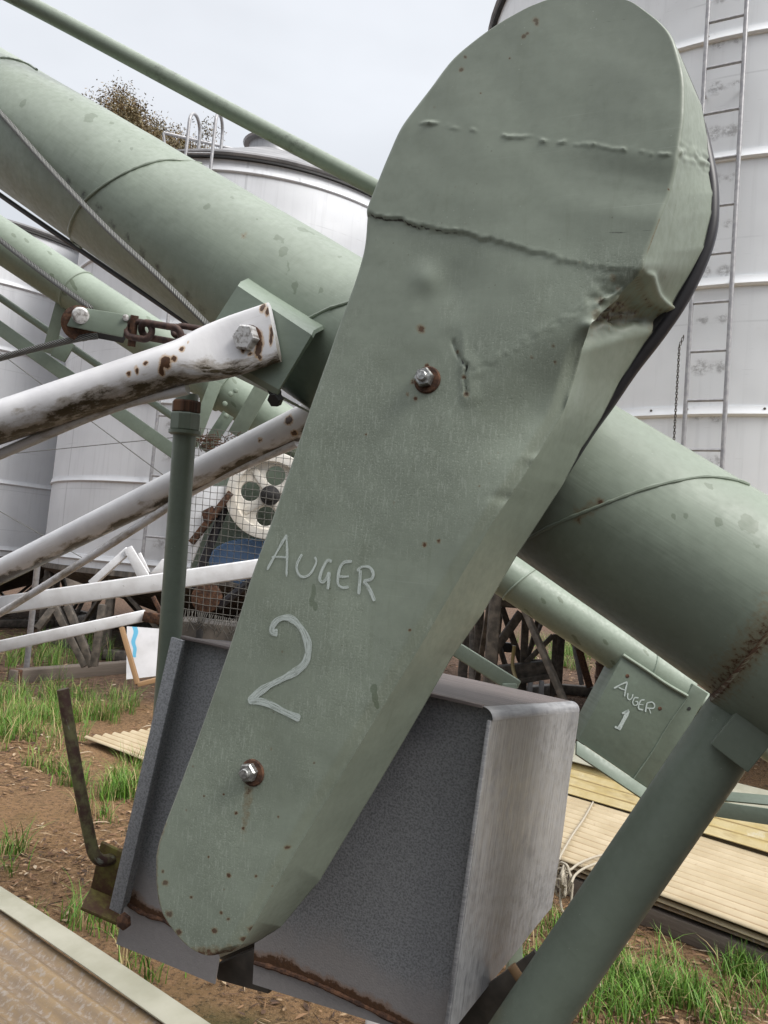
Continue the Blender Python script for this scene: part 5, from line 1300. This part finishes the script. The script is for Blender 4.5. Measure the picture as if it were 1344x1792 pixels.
# ------------------------------------------------------------------ trees behind the silos
def leaf_mat(name, a, b):
    t = NT(name, 'Object'); c = t.mix(t.rng(t.noise(1.3, 4), .35, .65), a, b); c = t.mix(t.rng(t.noise(9, 3), .45, .7), c, tuple(x * .6 for x in a))
    m = t.done(c, .7, 0); t.b.inputs['Transmission Weight'].default_value = 0; return m
M['leaf'] = leaf_mat('dry_eucalypt_leaf', (.16, .135, .062), (.27, .185, .09))
t = NT('bark', 'Object'); M['bark'] = t.done(t.mix(t.noise(8, 5), (.09, .075, .06), (.24, .21, .18)), .9)
def tree(px, D, H, spread, label, seed):
    rnd = random.Random(seed); hd = hdir(px) * D; c = Vector((hd.x, hd.y, 0))
    tr_ = thing('eucalyptus_tree', c, label, 'tree', 'trees behind the silos')
    trunk = catmull([c, c + Vector((.1, 0, H * .25)), c + Vector((-.15, .1, H * .5)), c + Vector((.1, 0, H * .72))], 6)
    mb = MB(); mb.add(*tube_geo(trunk, [.28 * (1 - .7 * i / len(trunk)) for i in range(len(trunk))], 12))
    lv, lf = [], []
    for k in range(44):
        b0 = trunk[rnd.randrange(len(trunk) // 2, len(trunk))]; a = rnd.uniform(0, 6.28); r_ = rnd.uniform(.05, 1) * spread
        tip = c + Vector((math.cos(a) * r_, math.sin(a) * r_, H * .965 - 1.9 * (r_ / spread) ** 2 - (rnd.random() ** 2) * 2.6))
        br = catmull([b0, b0.lerp(tip, .5) + vup * .3, tip], 5); mb.add(*tube_geo(br, [.07 * (1 - .8 * i / len(br)) for i in range(len(br))], 6))
        for s_ in range(6):
            cc = tip + Vector((rnd.gauss(0, .42), rnd.gauss(0, .42), rnd.gauss(0, .32)))
            tw = [br[-3], br[-3].lerp(cc, .6) + vup * .1, cc]; mb.add(*tube_geo(tw, [.018, .012, .006], 4))
            for q in range(rnd.randint(160, 260)):
                p = cc + Vector((rnd.gauss(0, .19), rnd.gauss(0, .19), rnd.gauss(0, .17)))
                d = Vector((rnd.gauss(0, 1), rnd.gauss(0, 1), rnd.gauss(-.7, .6))).normalized(); s2 = d.orthogonal().normalized(); s2.rotate(Matrix.Rotation(rnd.uniform(0, 6), 3, d))
                L_, w_ = rnd.uniform(.06, .12), rnd.uniform(.010, .022); i0 = len(lv)
                lv.extend([p, p + d * L_ * .5 + s2 * w_, p + d * L_, p + d * L_ * .5 - s2 * w_]); lf.append((i0, i0 + 1, i0 + 2, i0 + 3))
    mb.build('trunk', M['bark'], tr_)
    mesh('crown', lv, lf, M['leaf'], tr_, False)
tree(136, 24, 15.0, 1.45, 'leftmost and taller brown leaved tree behind the silos', 3)
tree(243, 26, 15.2, 2.2, 'sparse brown leaved tree just behind the ladder hoops of the middle silo', 12)

# ------------------------------------------------------------------ grass and litter
def grass_mat(name, a, b, d):
    t = NT(name); sp_ = t.t.nodes.new('ShaderNodeSeparateXYZ'); t.lk(t.co, sp_.inputs[0])
    c = t.mix(sp_.outputs[0], a, b); c = t.mix(t.rng(sp_.outputs[1], .80, .86), c, d)
    return t.done(c, .5, 0, None, None, .35)
M['grass'] = grass_mat('grass_blade', (.042, .115, .012), (.16, .31, .04), (.40, .31, .15))
def blades(name, patches, label):
    vv, ff, uu = [], [], []
    rnd = random.Random(5)
    for (cx, cy, rx, ry, n, h0, h1) in patches:
        ncl = max(1, n // 14)
        cls = [(cx + rnd.gauss(0, rx * .5), cy + rnd.gauss(0, ry * .5)) for _ in range(ncl)]
        for k in range(n):
            bx, by = rnd.choice(cls); x = bx + rnd.gauss(0, .028); y = by + rnd.gauss(0, .028)
            h = rnd.uniform(h0, h1); a = rnd.uniform(0, 6.283); bend = rnd.uniform(.15, .95) * h; w_ = rnd.uniform(.0009, .0036)
            d = Vector((math.cos(a), math.sin(a), 0)); s_ = Vector((-d.y, d.x, 0)); i0 = len(vv); sh, dry = rnd.random(), rnd.random()
            z0 = lay(x, y) - .005
            for i in range(5):
                q = i / 4; p = Vector((x, y, z0)) + d * bend * q ** 1.9 + vup * (h * (q - .32 * q ** 3 * bend / h)); ww = w_ * (1 - q) ** .7 + .0002
                vv += [p - s_ * ww, p + s_ * ww]; uu += [(sh * .7 + q * .3, dry)] * 2
                if i: ff.append((i0 + 2 * i - 2, i0 + 2 * i - 1, i0 + 2 * i + 1, i0 + 2 * i))
    o = mesh(name, vv, ff, M['grass'], None, True, uu); tag(o, label, 'grass', kind='stuff')
pt = []
def patch(px, py, rx, ry, n, h0, h1):
    p = gp(px, py); pt.append((p.x, p.y, rx, ry, n, h0, h1))
for px, py, n in ((1110, 1725, 300), (1150, 1745, 260), (1210, 1755, 200), (1310, 1715, 230), (1050, 1760, 120), (1335, 1680, 160), (1130, 1790, 160), (985, 1640, 130), (960, 1690, 90), (1335, 1760, 90), (1000, 1790, 70), (880, 1790, 90), (850, 1800, 70), (1250, 1800, 90), (1080, 1680, 40), (1200, 1690, 40)):
    patch(px, py, .11, .08, int(n * 1.2), .04, .15)
for px, py, n in ((15, 1290, 420), (50, 1262, 420), (110, 1255, 300), (165, 1258, 260), (210, 1245, 160), (20, 1225, 300), (110, 1222, 260), (180, 1225, 120), (-30, 1260, 300), (20, 1320, 60), (90, 1290, 60)):
    patch(px, py, .30, .26, n, .07, .27)
for px, py, n in ((205, 1395, 300), (215, 1370, 240), (130, 1375, 120), (110, 1355, 100), (240, 1340, 80), (140, 1615, 45), (160, 1605, 30), (15, 1500, 60), (0, 1545, 40), (235, 1680, 40), (290, 1710, 35), (200, 1650, 20), (180, 1430, 60), (60, 1345, 60)):
    patch(px, py, .10, .09, n, .06, .20)
for px, py, n in ((120, 1155, 250), (100, 1170, 220), (150, 1150, 160), (1000, 1145, 700), (985, 1165, 500), (1040, 1150, 400), (860, 1120, 200), (950, 1130, 250), (20, 1160, 200)):
    patch(px, py, .5, .9, n, .15, .45)
blades('grass', pt, 'green grass in tufts across the brown yard')
t = NT('litter'); sp_ = t.t.nodes.new('ShaderNodeSeparateXYZ'); t.lk(t.co, sp_.inputs[0])
rampn = t.t.nodes.new('ShaderNodeValToRGB'); t.lk(sp_.outputs[0], rampn.inputs[0])
for i, (p_, c_) in enumerate(((0, (.05, .03, .02)), (.35, (.17, .09, .048)), (.65, (.28, .165, .085)), (.9, (.38, .27, .16)), (1, (.46, .38, .28)))):
    e_ = rampn.color_ramp.elements[i] if i < 2 else rampn.color_ramp.elements.new(p_)
    e_.position = p_; e_.color = (*c_, 1)
M['litter'] = t.done(rampn.outputs[0], .85)
vv, ff, uu = [], [], []
rnd = random.Random(9)
def chip(x, y, L_, w_):
    a = rnd.uniform(0, 6.28); d = Vector((math.cos(a), math.sin(a), rnd.uniform(-.25, .25))); s_ = Vector((-d.y, d.x, rnd.uniform(-.5, .5)))
    p = Vector((x, y, lay(x, y) + .006 + rnd.random() * .008)); i0 = len(vv); c_ = rnd.random() ** 1.4; up = vup * L_ * rnd.uniform(-.1, .25)
    vv.extend([p - d * L_, p - d * L_ * .3 + s_ * w_ + up, p + d * L_ * .4 + s_ * w_ * .8 + up, p + d * L_, p + d * L_ * .4 - s_ * w_ * .8 + up * .6, p - d * L_ * .3 - s_ * w_ + up * .6])
    uu.extend([(c_, 0)] * 6); ff.append(tuple(range(i0, i0 + 6)))
for _ in range(34000):
    y = rnd.uniform(1.6, 6) if rnd.random() < .7 else rnd.uniform(6, 16); x = rnd.uniform(-.62, .62) * y * 1.05
    dens = noise.noise(Vector((x * .9, y * .9, 2))) + .35
    if dens < 0 or rnd.random() > .35 + dens: continue
    k = 1 + max(0, y - 4) * .12
    if rnd.random() < .35: chip(x, y, rnd.uniform(.02, .07) * k, rnd.uniform(.001, .0026) * k)
    else: chip(x, y, rnd.uniform(.008, .026) * k, rnd.uniform(.003, .008) * k)
o = mesh('leaf_litter', vv, ff, M['litter'], None, False, uu); tag(o, 'dry leaf and bark litter over the soil', 'leaf litter', kind='stuff')
